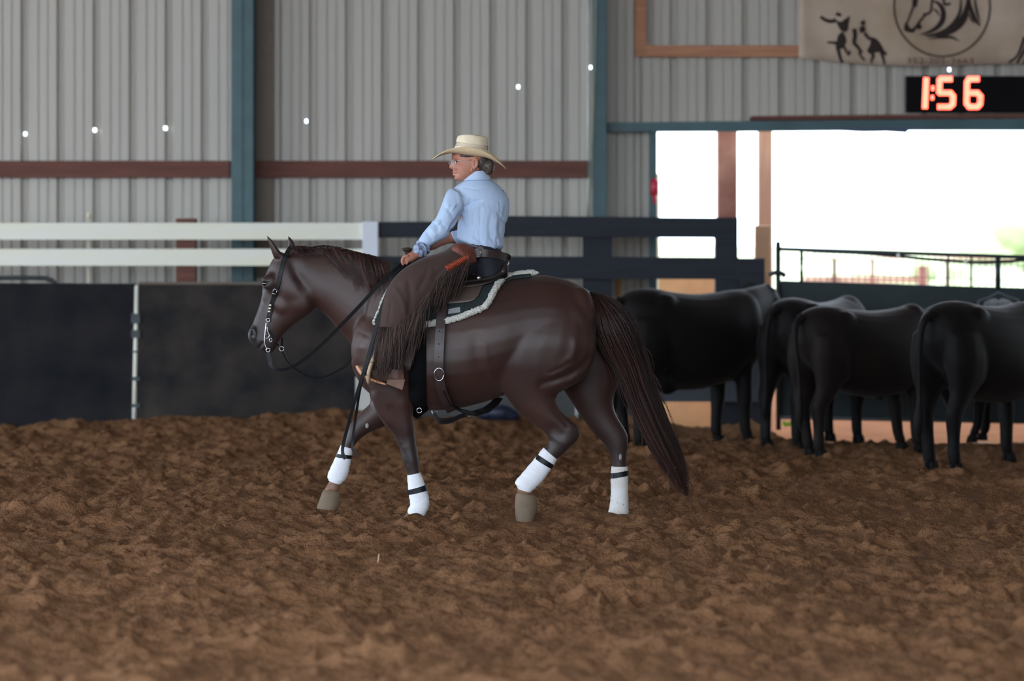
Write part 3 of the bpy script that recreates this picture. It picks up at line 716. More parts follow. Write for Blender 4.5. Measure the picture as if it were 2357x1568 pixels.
hb.ell(P(621, 650, -.058), (.048, .034, .05)); hb.ell(P(617, 643, -.056), (.040, .034, .022)); hb.ell(P(630, 648, .085), (.04, .03, .04))   # orbits
hb.ell(P(581, 768, -.008), (.026, .02, .034)); hb.ell(P(590, 768, .075), (.022, .02, .03))   # nostrils
hb.ell(P(617, 803, .02), (.034, .036, .022))      # chin
# ears
hb.loft(pxsecs([(628, 594, 657, 592, .02, -.045), (623, 577, 648, 582, .02, -.05), (618, 562, 637, 566, .016, -.055), (614, 550, 626, 551, .012, -.058), (611, 541, 616, 541, .006, -.06)], 4), 14)
hb.loft(pxsecs([(660, 576, 684, 578, .02, .055), (661, 562, 680, 563, .018, .06), (661, 552, 674, 552, .013, .062), (660, 541, 664, 541, .006, .062)], 4), 14)
# near hind leg
hb.ell(P(1335, 740, .10), (.12, .11, .2)); hb.ell(P(1335, 740, -.10), (.10, .11, .2))
hind_n = [(1235, 648, 1325, 664, .03, -.09), (1205, 682, 1350, 698, .085, -.135), (1140, 765, 1373, 775, .135, -.165), (1111, 826, 1367, 826, .125, -.175), (1128, 864, 1338, 874, .105, -.17), (1158, 904, 1284, 905, .082, -.165),
 (1186, 942, 1289, 940, .066, -.16), (1216, 968, 1311, 966, .054, -.155), (1246, 990, 1334, 987, .046, -.15), (1262, 1010, 1331, 1012, .042, -.15), (1259, 1026, 1304, 1040, .036, -.15),
 (1250, 1034, 1283, 1058, .032, -.15), (1225, 1066, 1257, 1091, .029, -.15), (1200, 1098, 1236, 1116, .033, -.15), (1190, 1118, 1226, 1130, .031, -.15), (1189, 1138, 1228, 1142, .036, -.15)]
hb.loft(pxsecs(hind_n, 4), 20)
hind_f = [(1230, 740, 1385, 770, .10, .15), (1260, 825, 1420, 830, .11, .155), (1284, 878, 1427, 872, .095, .155), (1310, 918, 1413, 916, .075, .15), (1336, 958, 1418, 952, .058, .15),
 (1366, 998, 1440, 990, .049, .15), (1391, 1024, 1447, 1012, .044, .15), (1403, 1050, 1444, 1046, .035, .15), (1410, 1080, 1442, 1080, .031, .15), (1411, 1130, 1441, 1130, .029, .15),
 (1405, 1168, 1442, 1170, .035, .15), (1398, 1190, 1436, 1192, .032, .15)]
hb.loft(pxsecs(hind_f, 4), 20)
fore_n = [(860, 690, 915, 685, .03, -.10), (826, 765, 930, 755, .085, -.155), (832, 830, 946, 830, .095, -.165), (846, 882, 951, 885, .09, -.16), (857, 918, 953, 925, .08, -.155), (869, 952, 951, 955, .066, -.15),
 (887, 979, 954, 984, .056, -.145), (906, 1004, 957, 1010, .047, -.14), (919, 1034, 961, 1038, .042, -.14), (925, 1060, 965, 1062, .042, -.14), (936, 1090, 967, 1087, .032, -.14),
 (941, 1128, 972, 1125, .029, -.14), (946, 1158, 983, 1158, .034, -.14), (938, 1178, 972, 1188, .031, -.14), (924, 1194, 956, 1204, .034, -.14)]
hb.loft(pxsecs(fore_n, 4), 20)
fore_f = [(835, 835, 925, 865, .085, .14), (848, 900, 930, 945, .08, .14), (852, 926, 906, 971, .072, .14), (836, 943, 880, 984, .058, .14), (817, 962, 851, 996, .047, .14),
 (801, 985, 828, 1012, .043, .14), (796, 1006, 820, 1022, .041, .14), (786, 1028, 812, 1035, .033, .14), (775, 1056, 804, 1062, .029, .14), (760, 1088, 798, 1097, .034, .14),
 (757, 1108, 786, 1116, .030, .14), (744, 1130, 782, 1134, .038, .14)]
hb.loft(pxsecs(fore_f, 4), 20)
# muscle masses
hb.ell(P(850, 800, -.13), (.10, .075, .19)); hb.ell(P(900, 740, -.13), (.15, .08, .26)); hb.ell(P(900, 740, .13), (.15, .08, .26))
hb.ell(P(1310, 780, -.20), (.13, .06, .2)); hb.ell(P(1250, 850, -.2), (.2, .05, .08))
horse_me = remesh(hb, 0.0085, 14)
carve(horse_me, [
  ([(1363, 815), (1340, 845), (1300, 868), (1262, 880), (1235, 890)], 9, .012), ([(1380, 800), (1352, 852), (1310, 884), (1262, 900)], 14, -.008),
  ([(1325, 770), (1320, 815), (1290, 850), (1255, 868)], 10, -.006), ([(1318, 830), (1290, 848), (1258, 862)], 6, .006),
  ([(1112, 780), (1122, 845), (1150, 895)], 9, -.005), ([(1095, 760), (1105, 850), (1145, 915)], 16, .008),
  
  ([(708, 680), (728, 702), (750, 729), (775, 765), (797, 792)], 8, .009),
  
  ([(664, 585), (670, 610), (680, 632), (694, 650)], 9, .004),
  ([(650, 640), (640, 690), (628, 730)], 9, .004), ([(600, 690), (612, 720), (596, 770)], 10, .005),
  ([(607, 665), (607, 690), (600, 715)], 5, -.004),
  ([(838, 770), (818, 810), (818, 850)], 16, -.008), ([(880, 700), (845, 760), (832, 800)], 10, .008), ([(905, 640), (880, 700), (872, 760)], 14, .006),
  ([(857, 900), (872, 945), (900, 985)], 8, -.007), ([(895, 930), (910, 980), (930, 1030)], 8, .006), ([(930, 930), (940, 990)], 10, -.005),
  ([(920, 1020), (932, 1050), (940, 1075)], 5, .004),
  ([(1290, 935), (1318, 965), (1333, 985)], 6, -.003), ([(1270, 930), (1295, 965), (1312, 985)], 8, .007), ([(1275, 985), (1290, 1000)], 10, .006), ([(1268, 1005), (1305, 1025)], 6, -.003),
  ([(579, 765), (580, 772)], 4.6, .020), ([(571, 762), (574, 757), (583, 757), (587, 768), (586, 780), (580, 786)], 3.2, -.004),
  ([(607, 786), (600, 796), (594, 804)], 2.6, .008),
  ([(604, 657), (610, 660), (617, 655)], 3, -.004), ([(602, 648), (609, 645), (617, 649)], 3, -.005), ([(609, 653), (611, 653)], 4.5, .008),
 ], ymax=0.02)
def relax(me, spots, it=12):
    a = get_v(me); x, y = to_px(a); bm = bmesh.new(); bm.from_mesh(me); bm.verts.ensure_lookup_table()
    for (cx_, cy_, r_) in spots:
        sel = [bm.verts[i] for i in np.where(((x-cx_)**2+(y-cy_)**2 < r_*r_) & (a[:, 1] < 0))[0]]
        for _ in range(it): bmesh.ops.smooth_vert(bm, verts=sel, factor=0.5, use_axis_x=True, use_axis_y=True, use_axis_z=True)
    bm.to_mesh(me); bm.free(); smooth_all(me)
relax(horse_me, [(713, 666, 26), (880, 735, 40), (868, 690, 30), (1330, 690, 40), (1230, 670, 40)])
a = get_v(horse_me); x, y = to_px(a)
pt = np.clip((1080-(y))/-60, 0, 1)*0
muz = np.clip((760-x+ (y-760)*0.3-120)/60, 0, 1)*np.clip((y-690)/70, 0, 1)
eye_ = np.exp(-(((x-609)/16)**2+((y-653)/16)**2))
face = 0.45*np.clip((640-x)/40, 0, 1)*(y > 590)*(y < 830)
leg = np.clip((y-960)/70, 0, 1)*0.5
fac = np.clip(np.maximum.reduce([muz, eye_*0.8, leg, face]), 0, 1)
la = horse_me.attributes.new('points', 'FLOAT', 'POINT'); la.data.foreach_set('value', fac.astype(np.float32))
ld = horse_me.attributes.new('dust', 'FLOAT', 'POINT'); ld.data.foreach_set('value', (np.clip((y-1098)/22, 0, 1)*.85).astype(np.float32))
HBVH = BVHTree.FromPolygons([Vector(v) for v in a], [tuple(p.vertices) for p in horse_me.polygons])
CAMV = Vector((0, CAMY, HC))
def hit(px, py, off=0.0, fallback=-0.2):
    """point on the horse at a pixel, lifted off the coat"""
    d = (P(px, py, 0)-CAMV).normalized()
    r = HBVH.ray_cast(CAMV, d)
    if r[0] is None: return P(px, py, fallback)
    return r[0]+r[1]*off
horse = tag(obj('horse', horse_me, M_coat), 'dark liver chestnut saddled horse trotting left across the arena', 'horse')
# eye
ec = hit(610.5, 653, -.003)
mb = MB().ell(ec, (.0165, .013, .0155), 16, 10)
obj('eye', mb, mat('dark wet eye', (10, 8, 8), 0.05, 0.0, spec=0.9), horse, smooth=True)
mb = MB().ell(P(624, 650, .113), (.0165, .013, .0145), 16, 10)
obj('eye', mb, MATS['dark wet eye'], horse, smooth=True)
# hooves
def hoof(rows, Y):
    return obj('hoof', MB().loft(pxsecs(rows, 3, Y), 20), M_hoof, horse, smooth=True)
hoof([(1191, 1134, 1227, 1139, .034, -.15), (1187, 1142, 1234, 1146, .045, -.15), (1185, 1165, 1238, 1168, .054, -.15), (1187, 1192, 1230, 1196, .055, -.15), (1189, 1204, 1227, 1206, .053, -.15)], -.15)
hoof([(746, 1127, 780, 1131, .033, .14), (741, 1135, 783, 1138, .044, .14), (735, 1152, 782, 1156, .051, .14), (729, 1168, 777, 1172, .055, .14), (731, 1171, 775, 1174, .052, .14)], .14)
hoof([(926, 1190, 958, 1199, .034, -.14), (918, 1200, 955, 1207, .046, -.14), (908, 1214, 952, 1216, .055, -.14)], -.14)
hoof([(1396, 1188, 1438, 1190, .036, .15), (1388, 1204, 1440, 1204, .055, .15)], .15)
# white chestnuts / scars
for (px, py, Y, rx, rz) in ((845, 980, None, .011, .016), (1428, 1052, None, .009, .019)):
    c = hit(px, py, 0.0, .1); obj('leg_chestnut', MB().ell(c, (rx, .006, rz), 12, 8), mat('pale horny skin', (150, 142, 140), 0.8), horse, smooth=True)

# hair strands in one mesh
def strands(name, roots, m, parent, r0=0.0022, sides=3, seg=14):
    mb = MB()
    for path in roots:
        n = len(path); rr = [r0*(1-0.75*(i/(n-1))**2) for i in range(n)]
        mb.tube(path, rr, sides, cap=False)
    tone = np.repeat(np.random.default_rng(len(roots)).random(len(roots)), [len(p)*sides for p in roots])
    o = obj(name, mb, m, parent, smooth=True)
    at = o.data.attributes.new('tone', 'FLOAT', 'POINT'); at.data.foreach_set('value', tone.astype(np.float32))
    return tag(o, None, None, None, 'stuff')
# tail: a bundle along a curved centre line, with given left and right edges
TL = [(1346, 676, 6), (1370, 681, 14), (1390, 702, 31), (1408, 740, 46), (1431, 792, 47), (1456, 845, 39), (1474, 900, 35), (1502, 970, 34), (1530, 1030, 31), (1555, 1080, 24), (1572, 1120, 12), (1580, 1142, 5)]
tc_ = spline(TL, 6); R_ = np.random.default_rng(5); ST = []
for _ in range(1300):
    u = R_.uniform(-1, 1); v = R_.normal()*0.5; st = R_.uniform(0, 0.10) if R_.random() < 0.75 else R_.uniform(0.05, 0.35); en = min(1.0, R_.uniform(0.72, 1.06)+(-abs(u)*0.12))
    ph = R_.uniform(0, 6.28); am = R_.uniform(0, 0.012); pts = []
    for i in range(20):
        s = st+(en-st)*i/19; k = min(s, 1)*(len(tc_)-1); i0 = min(int(k), len(tc_)-2); q = tc_[i0]*(1-(k-i0))+tc_[i0+1]*(k-i0)
        q1 = tc_[min(i0+1, len(tc_)-1)]-tc_[max(i0-1, 0)]; t = q1[:2]/np.hypot(*q1[:2]); nr = np.array((-t[1], t[0]))
        wv = u*(0.4+0.6*min(1, i/6))
        x_ = q[0]+nr[0]*q[2]*wv; y_ = q[1]+nr[1]*q[2]*wv
        dep = math.sqrt(max(1-u*u, 0.02))*q[2]/400*1.1*v+0.012*math.sin(ph+s*5)
        pts.append(P(x_+am*400*math.sin(ph+s*7), y_, dep))
    ST.append(pts)
for _ in range(90):   # stray hairs
    i0 = R_.integers(20, len(tc_)-8); q = tc_[i0]; q2 = tc_[min(i0+R_.integers(8, 20), len(tc_)-1)]; sd = R_.choice([-1, 1])
    a0 = np.array([q[0]+sd*q[2]*0.7, q[1]]); a1 = np.array([q2[0]+sd*q2[2]*R_.uniform(0.9, 1.5), q2[1]+R_.uniform(-10, 20)])
    md = (a0+a1)/2+R_.normal(size=2)*8; yy = R_.normal()*0.03
    ST.append([P(*z, yy) for z in spline([a0, md, a1], 5)])
tail = strands('tail', ST, M_hair, horse, 0.0021)
core = MB().loft(pxsecs([(q[0]-q[2]*0.55*n_[0], q[1]-q[2]*0.55*n_[1], q[0]+q[2]*0.55*n_[0], q[1]+q[2]*0.55*n_[1], max(q[2]/400*0.55, .004)) for q, n_ in
      [(np.array(TL[i]), (lambda t: (-t[1], t[0]))((lambda d: d/np.hypot(*d))(np.array(TL[min(i+1, len(TL)-1)][:2])-np.array(TL[max(i-1, 0)][:2])))) for i in range(len(TL)-1)]], 4), 14)
obj('tail_core', remesh(core, 0.012, 3), M_hair, horse)
# mane: hair laid over the near side of the neck
MS = []
crest = spline([(668, 570), (690, 568), (715, 570), (745, 566), (775, 571), (800, 578), (840, 587), (880, 600), (915, 612)], 8)
clump = np.random.default_rng(21).random((400, 4))
for _ in range(1300):
    k = R_.uniform(0, len(crest)-1.01); i0 = int(k); c = crest[i0]*(1-(k-i0))+crest[i0+1]*(k-i0)
    q = clump[int(k*1.6)]; j = R_.random(3)
    if c[0] < 735: dx, dy = 8+24*q[0]+6*j[0], 6+14*q[1]+6*j[1]
    elif c[0] < 800: dx, dy = 28+58*q[0]+14*j[0], 34+44*q[1]+18*j[1]
    else: dx, dy = 4+26*q[0]+8*j[0], 38+36*q[1]+22*j[1]
    bend = 14*(q[2]-.5)+2.5*(j[2]-.5); pts = []
    for i in range(11):
        t = i/10; x_ = c[0]+dx*(t**1.3)+bend*math.sin(t*3.1)*0.6; y_ = c[1]+3+dy*t
        lift = 0.003+0.010*q[3]*(1-.5*t)+0.003*j[2]
        pts.append(hit(x_, y_, lift, 0.0))
    pts[0] = P(c[0], c[1]-R_.uniform(-1, 2), R_.uniform(-.02, .02))
    ok = all((pts[i+1]-pts[i]).length < 0.06 for i in range(10))
    if ok: MS.append(pts)
for _ in range(60):   # loose wisps along the crest
    k = R_.uniform(14, len(crest)-12); c = crest[int(k)]; L = R_.uniform(20, 60)
    MS.append([P(c[0]+L*t, c[1]-5*math.sin(t*3)*R_.uniform(.3, 1)+L*t*0.28, R_.uniform(-.02, .02)) for t in np.linspace(0, 1, 7)])
strands('mane', MS, M_hair, horse, 0.0017)
obj('mane_core', MB().tube([P(c[0], c[1]+4, 0) for c in crest], [.004]+[.014]*(len(crest)-2)+[.004], 10), MATS['mane root'] if 'mane root' in MATS else mat('mane root', (40, 25, 23), 0.6), horse, smooth=True)
# forelock tuft between the ears
FS = []
for _ in range(60):
    x0 = R_.uniform(668, 704); FS.append([P(x0+R_.uniform(-6, 6)+12*t, 568+R_.uniform(-1, 2)+R_.uniform(5, 20)*t-4*math.sin(3*t), -.03-.05*t) for t in np.linspace(0, 1, 7)])
strands('forelock', FS, M_hair, horse, 0.002)

# leg wraps: bandage wound in overlapping turns, with a dark tape
M_wrap = mat('white fleece bandage', (232, 232, 238), 0.8, 0.03, 20.0, bump=0.2, bscale=120)
M_tape = mat('black tape', (13, 15, 22), 0.45, 0.1, spec=0.3)
M_stain = mat('soiled white bandage', (230, 228, 230), 0.8, 0.05, 9.0, c2=(206, 196, 186), bump=0.2, bscale=120)
def wrap(rows, label, tape_at, tape_w=0.045, m=M_wrap, turns=7):
    base = spline([list(r) for r in rows], 8); secs = []
    n = len(base)
    for i, r in enumerate(base):
        ax, ay, bx, by, w, Y = r; u = i/(n-1); st = ((u*turns) % 1.0)
        g = 1.0+0.05*(st)-0.02
        cx_, cy_ = (ax+bx)/2, (ay+by)/2
        tilt = 2.0
        secs.append((P(cx_+(ax-cx_)*g, cy_+(ay-cy_)*g, Y), P(cx_+(bx-cx_)*g, cy_+(by-cy_)*g, Y), w*g, 0, 2.2))
    mb = MB().loft(secs, 24); me_ = mesh_of(mb); fixnormals(me_)
    o = tag(obj('leg_wrap', me_, m, smooth=True), label, 'bandage', 'white leg wraps on the horse')
    k = tape_at*(n-1); sel = [base[min(int(k)+d, n-1)] for d in (0, 1)] if False else None
    tb = []
    for s in (tape_at-tape_w, tape_at-tape_w*0.9, tape_at+tape_w*0.9, tape_at+tape_w):
        k = s*(n-1); i0 = int(k); r = base[i0]*(1-(k-i0))+base[min(i0+1, n-1)]*(k-i0); ax, ay, bx, by, w, Y = r
        g = 1.0 if s in (tape_at-tape_w, tape_at+tape_w) else 1.09; cx_, cy_ = (ax+bx)/2, (ay+by)/2
        sk = 3.0
        tb.append((P(cx_+(ax-cx_)*g, cy_+(ay-cy_)*g+sk, Y), P(cx_+(bx-cx_)*g, cy_+(by-cy_)*g-sk, Y), w*g, 0, 2.2))
    obj('tape', MB().loft(tb, 24), M_tape, o, smooth=False)
    return o
wrap([(1251, 1030, 1283, 1058, .040, -.15), (1236, 1049, 1271, 1077, .042, -.15), (1217, 1072, 1256, 1099, .044, -.15), (1197, 1095, 1244, 1114, .046, -.15), (1186, 1110, 1233, 1124, .045, -.15), (1193, 1126, 1222, 1134, .040, -.15)],
     'white wrap on the near hind leg with its black tape high up under the hock', 0.20)
wrap([(1407, 1074, 1445, 1074, .042, .15), (1406, 1105, 1446, 1104, .044, .15), (1406, 1140, 1446, 1140, .044, .15), (1402, 1170, 1447, 1168, .048, .15), (1397, 1190, 1446, 1192, .048, .15)],
     'white wrap on the upright far hind leg speckled with dirt', 0.16, m=M_stain)
wrap([(937, 1094, 968, 1088, .040, -.14), (939, 1120, 978, 1114, .043, -.14), (942, 1145, 986, 1142, .045, -.14), (944, 1162, 988, 1162, .046, -.14), (938, 1178, 980, 1183, .044, -.14), (948, 1194, 968, 1195, .03, -.14)],
     'white wrap on the planted near foreleg bulging at the fetlock', 0.28)
wrap([(784, 1025, 813, 1033, .040, .14), (776, 1044, 809, 1054, .042, .14), (764, 1070, 804, 1080, .044, .14), (754, 1094, 798, 1100, .046, .14), (757, 1107, 784, 1116, .040, .14)],
     'white wrap on the lifted far foreleg behind the hanging reins', 0.26)
# ------------------------------------------------------------------ tack
M_lea = mat('dark brown saddle leather', (62, 47, 42), 0.42, 0.15, 8.0, bump=0.15, bscale=60, bdist=0.004)
M_lea2 = mat('worn brown saddle leather', (84, 70, 63), 0.45, 0.12, 6.0, bump=0.15, bscale=50, bdist=0.004)
M_blk = mat('black leather', (19, 19, 22), 0.5, spec=0.3, var=0.12, scale=10.0, bump=0.1, bscale=80, bdist=0.003)
M_strap = mat('oiled brown strap', (58, 44, 44), 0.4, 0.1, 10.0)
M_moh = mat('black mohair cinch', (18, 18, 20), 0.95, 0.2, 60.0, spec=0.1)
M_fel = mat('dark green felt pad', (30, 40, 42), 0.85, 0.15, 20.0)
M_fle = mat('cream fleece', (226, 222, 214), 0.95, 0.05, 30.0, bump=1.0, bscale=90, bdist=0.02, sheen=0.3)
M_chr = mat('polished steel', (205, 205, 210), 0.18, 0.03, metal=1.0)

def top_at(px, off):
    x = P(px, 650, 0).x; r = HBVH.ray_cast(Vector((x, 0, 3)), Vector((0, 0, -1)))
    z = r[0].z if r[0] else 1.4
    return Vector((x, 0, z+off))
def sheet(top, bot, N, M, off, th, spine=False, mirror=False):
    """leather or cloth laid on the horse's near side between two px edge lines; thickness th; spine closes it over the back"""
    T = spline(top, 8); B = spline(bot, 8)
    def at_(L, u): k = u*(len(L)-1); i = min(int(k), len(L)-2); return L[i]*(1-(k-i))+L[i+1]*(k-i)
    inn = []; out = []
    for i in range(N+1):
        t = at_(T, i/N); b = at_(B, i/N)
        for j in range(M+1):
            q = t*(1-j/M)+b*(j/M)
            if spine and j == 0: p = top_at(q[0], 0); n = Vector((0, 0, 1))
            else:
                d = (P(q[0], q[1], 0)-CAMV).normalized(); r = HBVH.ray_cast(CAMV, d)
                if r[0] is None: p = top_at(q[0], -0.005); n = Vector((0, -0.3, 0.95)).normalized(); p = p+Vector((0, -0.03, 0))
                else: p, n = r[0], r[1]
            inn.append((p, n))
    # smooth the normals a little so the sheet stays even
    W = M+1; nn = []
    for i in range(N+1):
        for j in range(W):
            s = Vector((0, 0, 0))
            for di in (-1, 0, 1):
                for dj in (-1, 0, 1):
                    a_, b_ = min(max(i+di, 0), N), min(max(j+dj, 0), M); s += inn[a_*W+b_][1]
            nn.append(s.normalized())
    pi = [p+n*off for (p, _), n in zip(inn, nn)]; po = [p+n*(off+th) for (p, _), n in zip(inn, nn)]
    mb = MB(); K = len(pi); mb.v = pi+po
    for i in range(N):
        for j in range(M):
            a = i*W+j; mb.f.append((a, a+W, a+W+1, a+1)); mb.f.append((K+a, K+a+1, K+a+W+1, K+a+W))
    for i in range(N):
        for j in (0, M):
            if spine and j == 0: continue
            a = i*W+j; mb.f.append((a, a+W, K+a+W, K+a))
    for j in range(M):
        for i in (0, N):
            a = i*W+j; mb.f.append((a, a+1, K+a+1, K+a))
    if mirror:
        o = len(mb.v); mb.v += [Vector((v.x, -v.y, v.z)) for v in mb.v]; mb.f += [tuple(o+q for q in f[::-1]) for f in list(mb.f)]
    return mb
def mir(mb):
    m2 = MB(); m2.v = [Vector((v.x, -v.y, v.z)) for v in mb.v]; m2.f = [f[::-1] for f in mb.f]; return m2
def strap(rows, hw, th=0.003, off=None, m=6, up=None):
    """flat strap through px rows; a row with Y None lies on the horse"""
    q = spline([(r[0], r[1]) for r in rows], m); pts = []
    ys = [r[2] if len(r) > 2 else None for r in rows]
    for i, p in enumerate(q):
        k = i/m; i0 = min(int(k), len(rows)-2) if len(rows) > 1 else 0; f = k-i0
        ya, yb = ys[i0], ys[min(i0+1, len(rows)-1)]
        a = hit(p[0], p[1], off or .006) if ya is None else P(p[0], p[1], ya)
        b = hit(p[0], p[1], off or .006) if yb is None else P(p[0], p[1], yb)
        pts.append(a*(1-f)+b*f)
    return MB().tube(pts, 1.0, 4, flat=(hw, th), up=up or (0, 1, 0))

# saddle pad
pad = thing('saddle_pad', 'dark green felt saddle pad edged with cream fleece under the saddle', 'saddle pad', P(1040, 745, 0))
pt_top = [(900, 645), (940, 630), (990, 642), (1040, 652), (1090, 652), (1130, 649), (1168, 645), (1196, 641), (1222, 639)]
pt_bot = [(862, 748), (912, 752), (965, 750), (1025, 741), (1088, 721), (1115, 709), (1142, 668), (1168, 648), (1224, 641)]
obj('felt', sheet(pt_top, pt_bot, 60, 16, .004, .016, True, True), M_fel, pad, smooth=True)
def fleece(rows, r, name='fleece_edge', far=True):
    q = spline(rows, 9); mb = MB(); R2 = np.random.default_rng(len(rows)); pts = []
    for p in q:
        h = hit(p[0], p[1], .016, -.06); pts.append(h)
    rr = [r*(0.85+0.3*R2.random()) for _ in pts]; rr[0] = rr[-1] = r*0.5
    mb.tube(pts, rr, 12); n0 = len(mb.v)
    for i in range(len(mb.v)): mb.v[i] = mb.v[i]+Vector(R2.normal(size=3)*0.0022)
    if far: obj(name, mir(mb), M_fle, pad, smooth=True)
    return obj(name, mb, M_fle, pad, smooth=True)
fleece([(962, 751), (1000, 746), (1050, 736), (1090, 721), (1112, 712), (1124, 701), (1134, 683), (1146, 662), (1160, 648), (1176, 643)], .0185)
q = []
for px in np.linspace(1160, 1240, 14): q.append(top_at(px, .016)+Vector((0, -.02, 0)))
mb = MB().tube(q, [.018]*5+[.021]*6+[.018, .012, .006], 12); R2 = np.random.default_rng(3)
for i in range(len(mb.v)): mb.v[i] = mb.v[i]+Vector(R2.normal(size=3)*0.002)
obj('fleece_edge', mb, M_fle, pad, smooth=True)
fleece([(898, 662), (888, 680), (879, 700), (870, 725), (863, 745), (866, 750), (876, 750)], .0075)
obj('logo_patch', sheet([(1034, 716), (1060, 711)], [(1033, 727), (1061, 723)], 6, 3, .021, .002), mat('silver grey patch', (150, 152, 156), 0.6), pad)
obj('corner_patch', sheet([(1033, 700), (1074, 690)], [(1040, 735), (1066, 728)], 8, 6, .0205, .002), mat('deep teal leather', (24, 38, 40), 0.6), pad)

# saddle
sad = thing('western_saddle', 'dark brown western saddle beneath the rider', 'saddle', P(1060, 700, 0))
sk = sheet([(925, 655), (985, 660), (1050, 664), (1112, 655)], [(915, 700), (985, 706), (1040, 705), (1092, 698), (1112, 668)], 40, 8, .024, .006)
obj('skirt', sk, M_lea2, sad, smooth=True, fix=True); obj('skirt', mir(sk), M_lea2, sad, smooth=True, fix=True)
jk = sheet([(930, 640), (990, 648), (1060, 654), (1130, 650), (1150, 648)], [(950, 680), (1000, 682), (1055, 674), (1108, 668), (1150, 656)], 40, 6, .032, .006)
obj('rear_jockey', jk, M_lea, sad, smooth=True, fix=True); obj('rear_jockey', mir(jk), M_lea, sad, smooth=True, fix=True)
jk2 = sheet([(985, 656), (1040, 657), (1090, 654), (1135, 652)], [(975, 694), (1015, 680), (1065, 670), (1112, 662)], 30, 5, .052, .008)
for g_ in (jk2, mir(jk2)): obj('seat_jockey', g_, mat('basket tooled leather', (52, 42, 38), 0.5, 0.25, 60.0, bump=0.6, bscale=110, bdist=0.004), sad, smooth=True, fix=True)
seat = MB().loft(pxsecs([(935, 612, 945, 640, .08), (960, 616, 968, 650, .12), (1010, 624, 1012, 658, .15), (1060, 634, 1060, 660, .17), (1100, 632, 1104, 656, .18), (1135, 622, 1136, 652, .18), (1158, 606, 1156, 648, .17), (1170, 604, 1168, 642, .15)], 5), 28)
obj('seat', remesh(seat, .008, 6), mat('black seat leather', (30, 27, 26), 0.6, 0.15, 10.0, spec=0.3), sad)
obj('cantle', MB().tube([Vector((P(1167-10*abs(s)**2, 0, 0).x, s*.17, P(0, 605+22*abs(s)**2.2, 0).z)) for s in np.linspace(-1, 1, 17)], .013, 10), M_lea, sad, smooth=True)
sw = MB().ell(P(945, 612, 0), (.045, .12, .05)); sw.ell(P(960, 622, 0), (.07, .10, .06))
obj('swell', remesh(sw, .008, 4), M_lea, sad)
hn = MB().tube([P(946, 600, 0), P(942, 588, 0), P(938, 578, 0)], [.022, .016, .02], 12); hn.ell(P(937, 574, 0), (.034, .034, .011))
obj('horn', remesh(hn, .005, 3), M_lea, sad)
fd = sheet([(930, 660), (965, 664), (1000, 668)], [(924, 840), (936, 850), (950, 850)], 10, 18, .05, .006)
obj('fender', fd, M_lea, sad, smooth=True, fix=True); obj('fender', mir(fd), M_lea, sad, smooth=True, fix=True)
# rear billet with buckle and flank cinch
obj('rear_billet', strap([(1026, 686), (1020, 720), (1016, 770), (1013, 820), (1012, 850), (1016, 885), (1027, 915), (1038, 932)], .0265, .004, .038), M_strap, sad)
obj('flank_cinch', MB().tube([*[hit(x_, y_, .02) for x_, y_ in ((1020, 890), (1032, 918))], P(1048, 938, -.16), P(1068, 948, -.10), P(1092, 952, -.03), P(1118, 945, .04), P(1138, 930, .10), P(1148, 916, .15)], 1.0, 4, flat=(.024, .004), up=(0, .6, -.8)), M_blk, sad)
obj('buckle', MB().torus(hit(1013, 858, .046), .030, .004, (0, 1, .1), 20, 8, .9, 1.2), M_chr, sad, smooth=True)
for k, yy in enumerate((766, 794, 822)):
    obj('strap_hole', MB().ell(hit(1015-k*1.2, yy, .0435), (.003, .002, .004), 8, 6), mat('black hole', (8, 8, 8), 0.9), sad)
obj('concho', MB().ell(hit(1024, 700, .048), (.011, .005, .011), 14, 8), M_lea2, sad, smooth=True)
obj('concho', MB().ell(P(1102, 640, -.215), (.012, .006, .012), 14, 8), M_chr, sad, smooth=True)
obj('dee_ring', MB().tube([hit(1030, 692, .035), hit(1040, 685, .037), hit(1048, 678, .037)], .006, 8), M_chr, sad, smooth=True)
obj('pearl_concho', MB().ell(P(936, 631, -.255), (.024, .008, .015), 14, 8), mat('cream pearl', (236, 226, 206), 0.25), sad, smooth=True)
# front cinch and connecting strap
fc = [hit(962, y_, .012) for y_ in (760, 800, 840, 880, 910, 930)]+[P(968, 947, -.10), P(974, 951, 0)]
obj('front_cinch', MB().tube(fc, 1.0, 4, flat=(.05, .006), up=(0, 1, 0)), M_moh, sad, smooth=True)
obj('cinch_ring', MB().torus(P(965, 945, -.15), .014, .003, (0, 1, 0)), M_chr, sad, smooth=True)
obj('cinch_ring', MB().torus(P(1000, 945, -.06), .018, .003, (.5, .8, 0), sz=1.5), M_chr, sad, smooth=True)
obj('connecting_strap', MB().tube(pline([(1001, 951, -.05), (1008, 962, -.05), (1020, 967, -.05), (1042, 964, -.04), (1062, 956, -.03), (1074, 953, -.03)]), 1.0, 4, flat=(.008, .003), up=(0, 1, .3)), M_blk, sad)
obj('connecting_strap', MB().tube(pline([(1006, 964, -.03), (1014, 973, -.03), (1034, 972, -.03), (1056, 962, -.02), (1076, 956, -.02)]), 1.0, 4, flat=(.008, .003), up=(0, 1, .3)), M_blk, sad)
obj('cinch_ring', MB().torus(P(1078, 957, -.03), .018, .003, (0, .5, 1)), M_chr, sad, smooth=True)
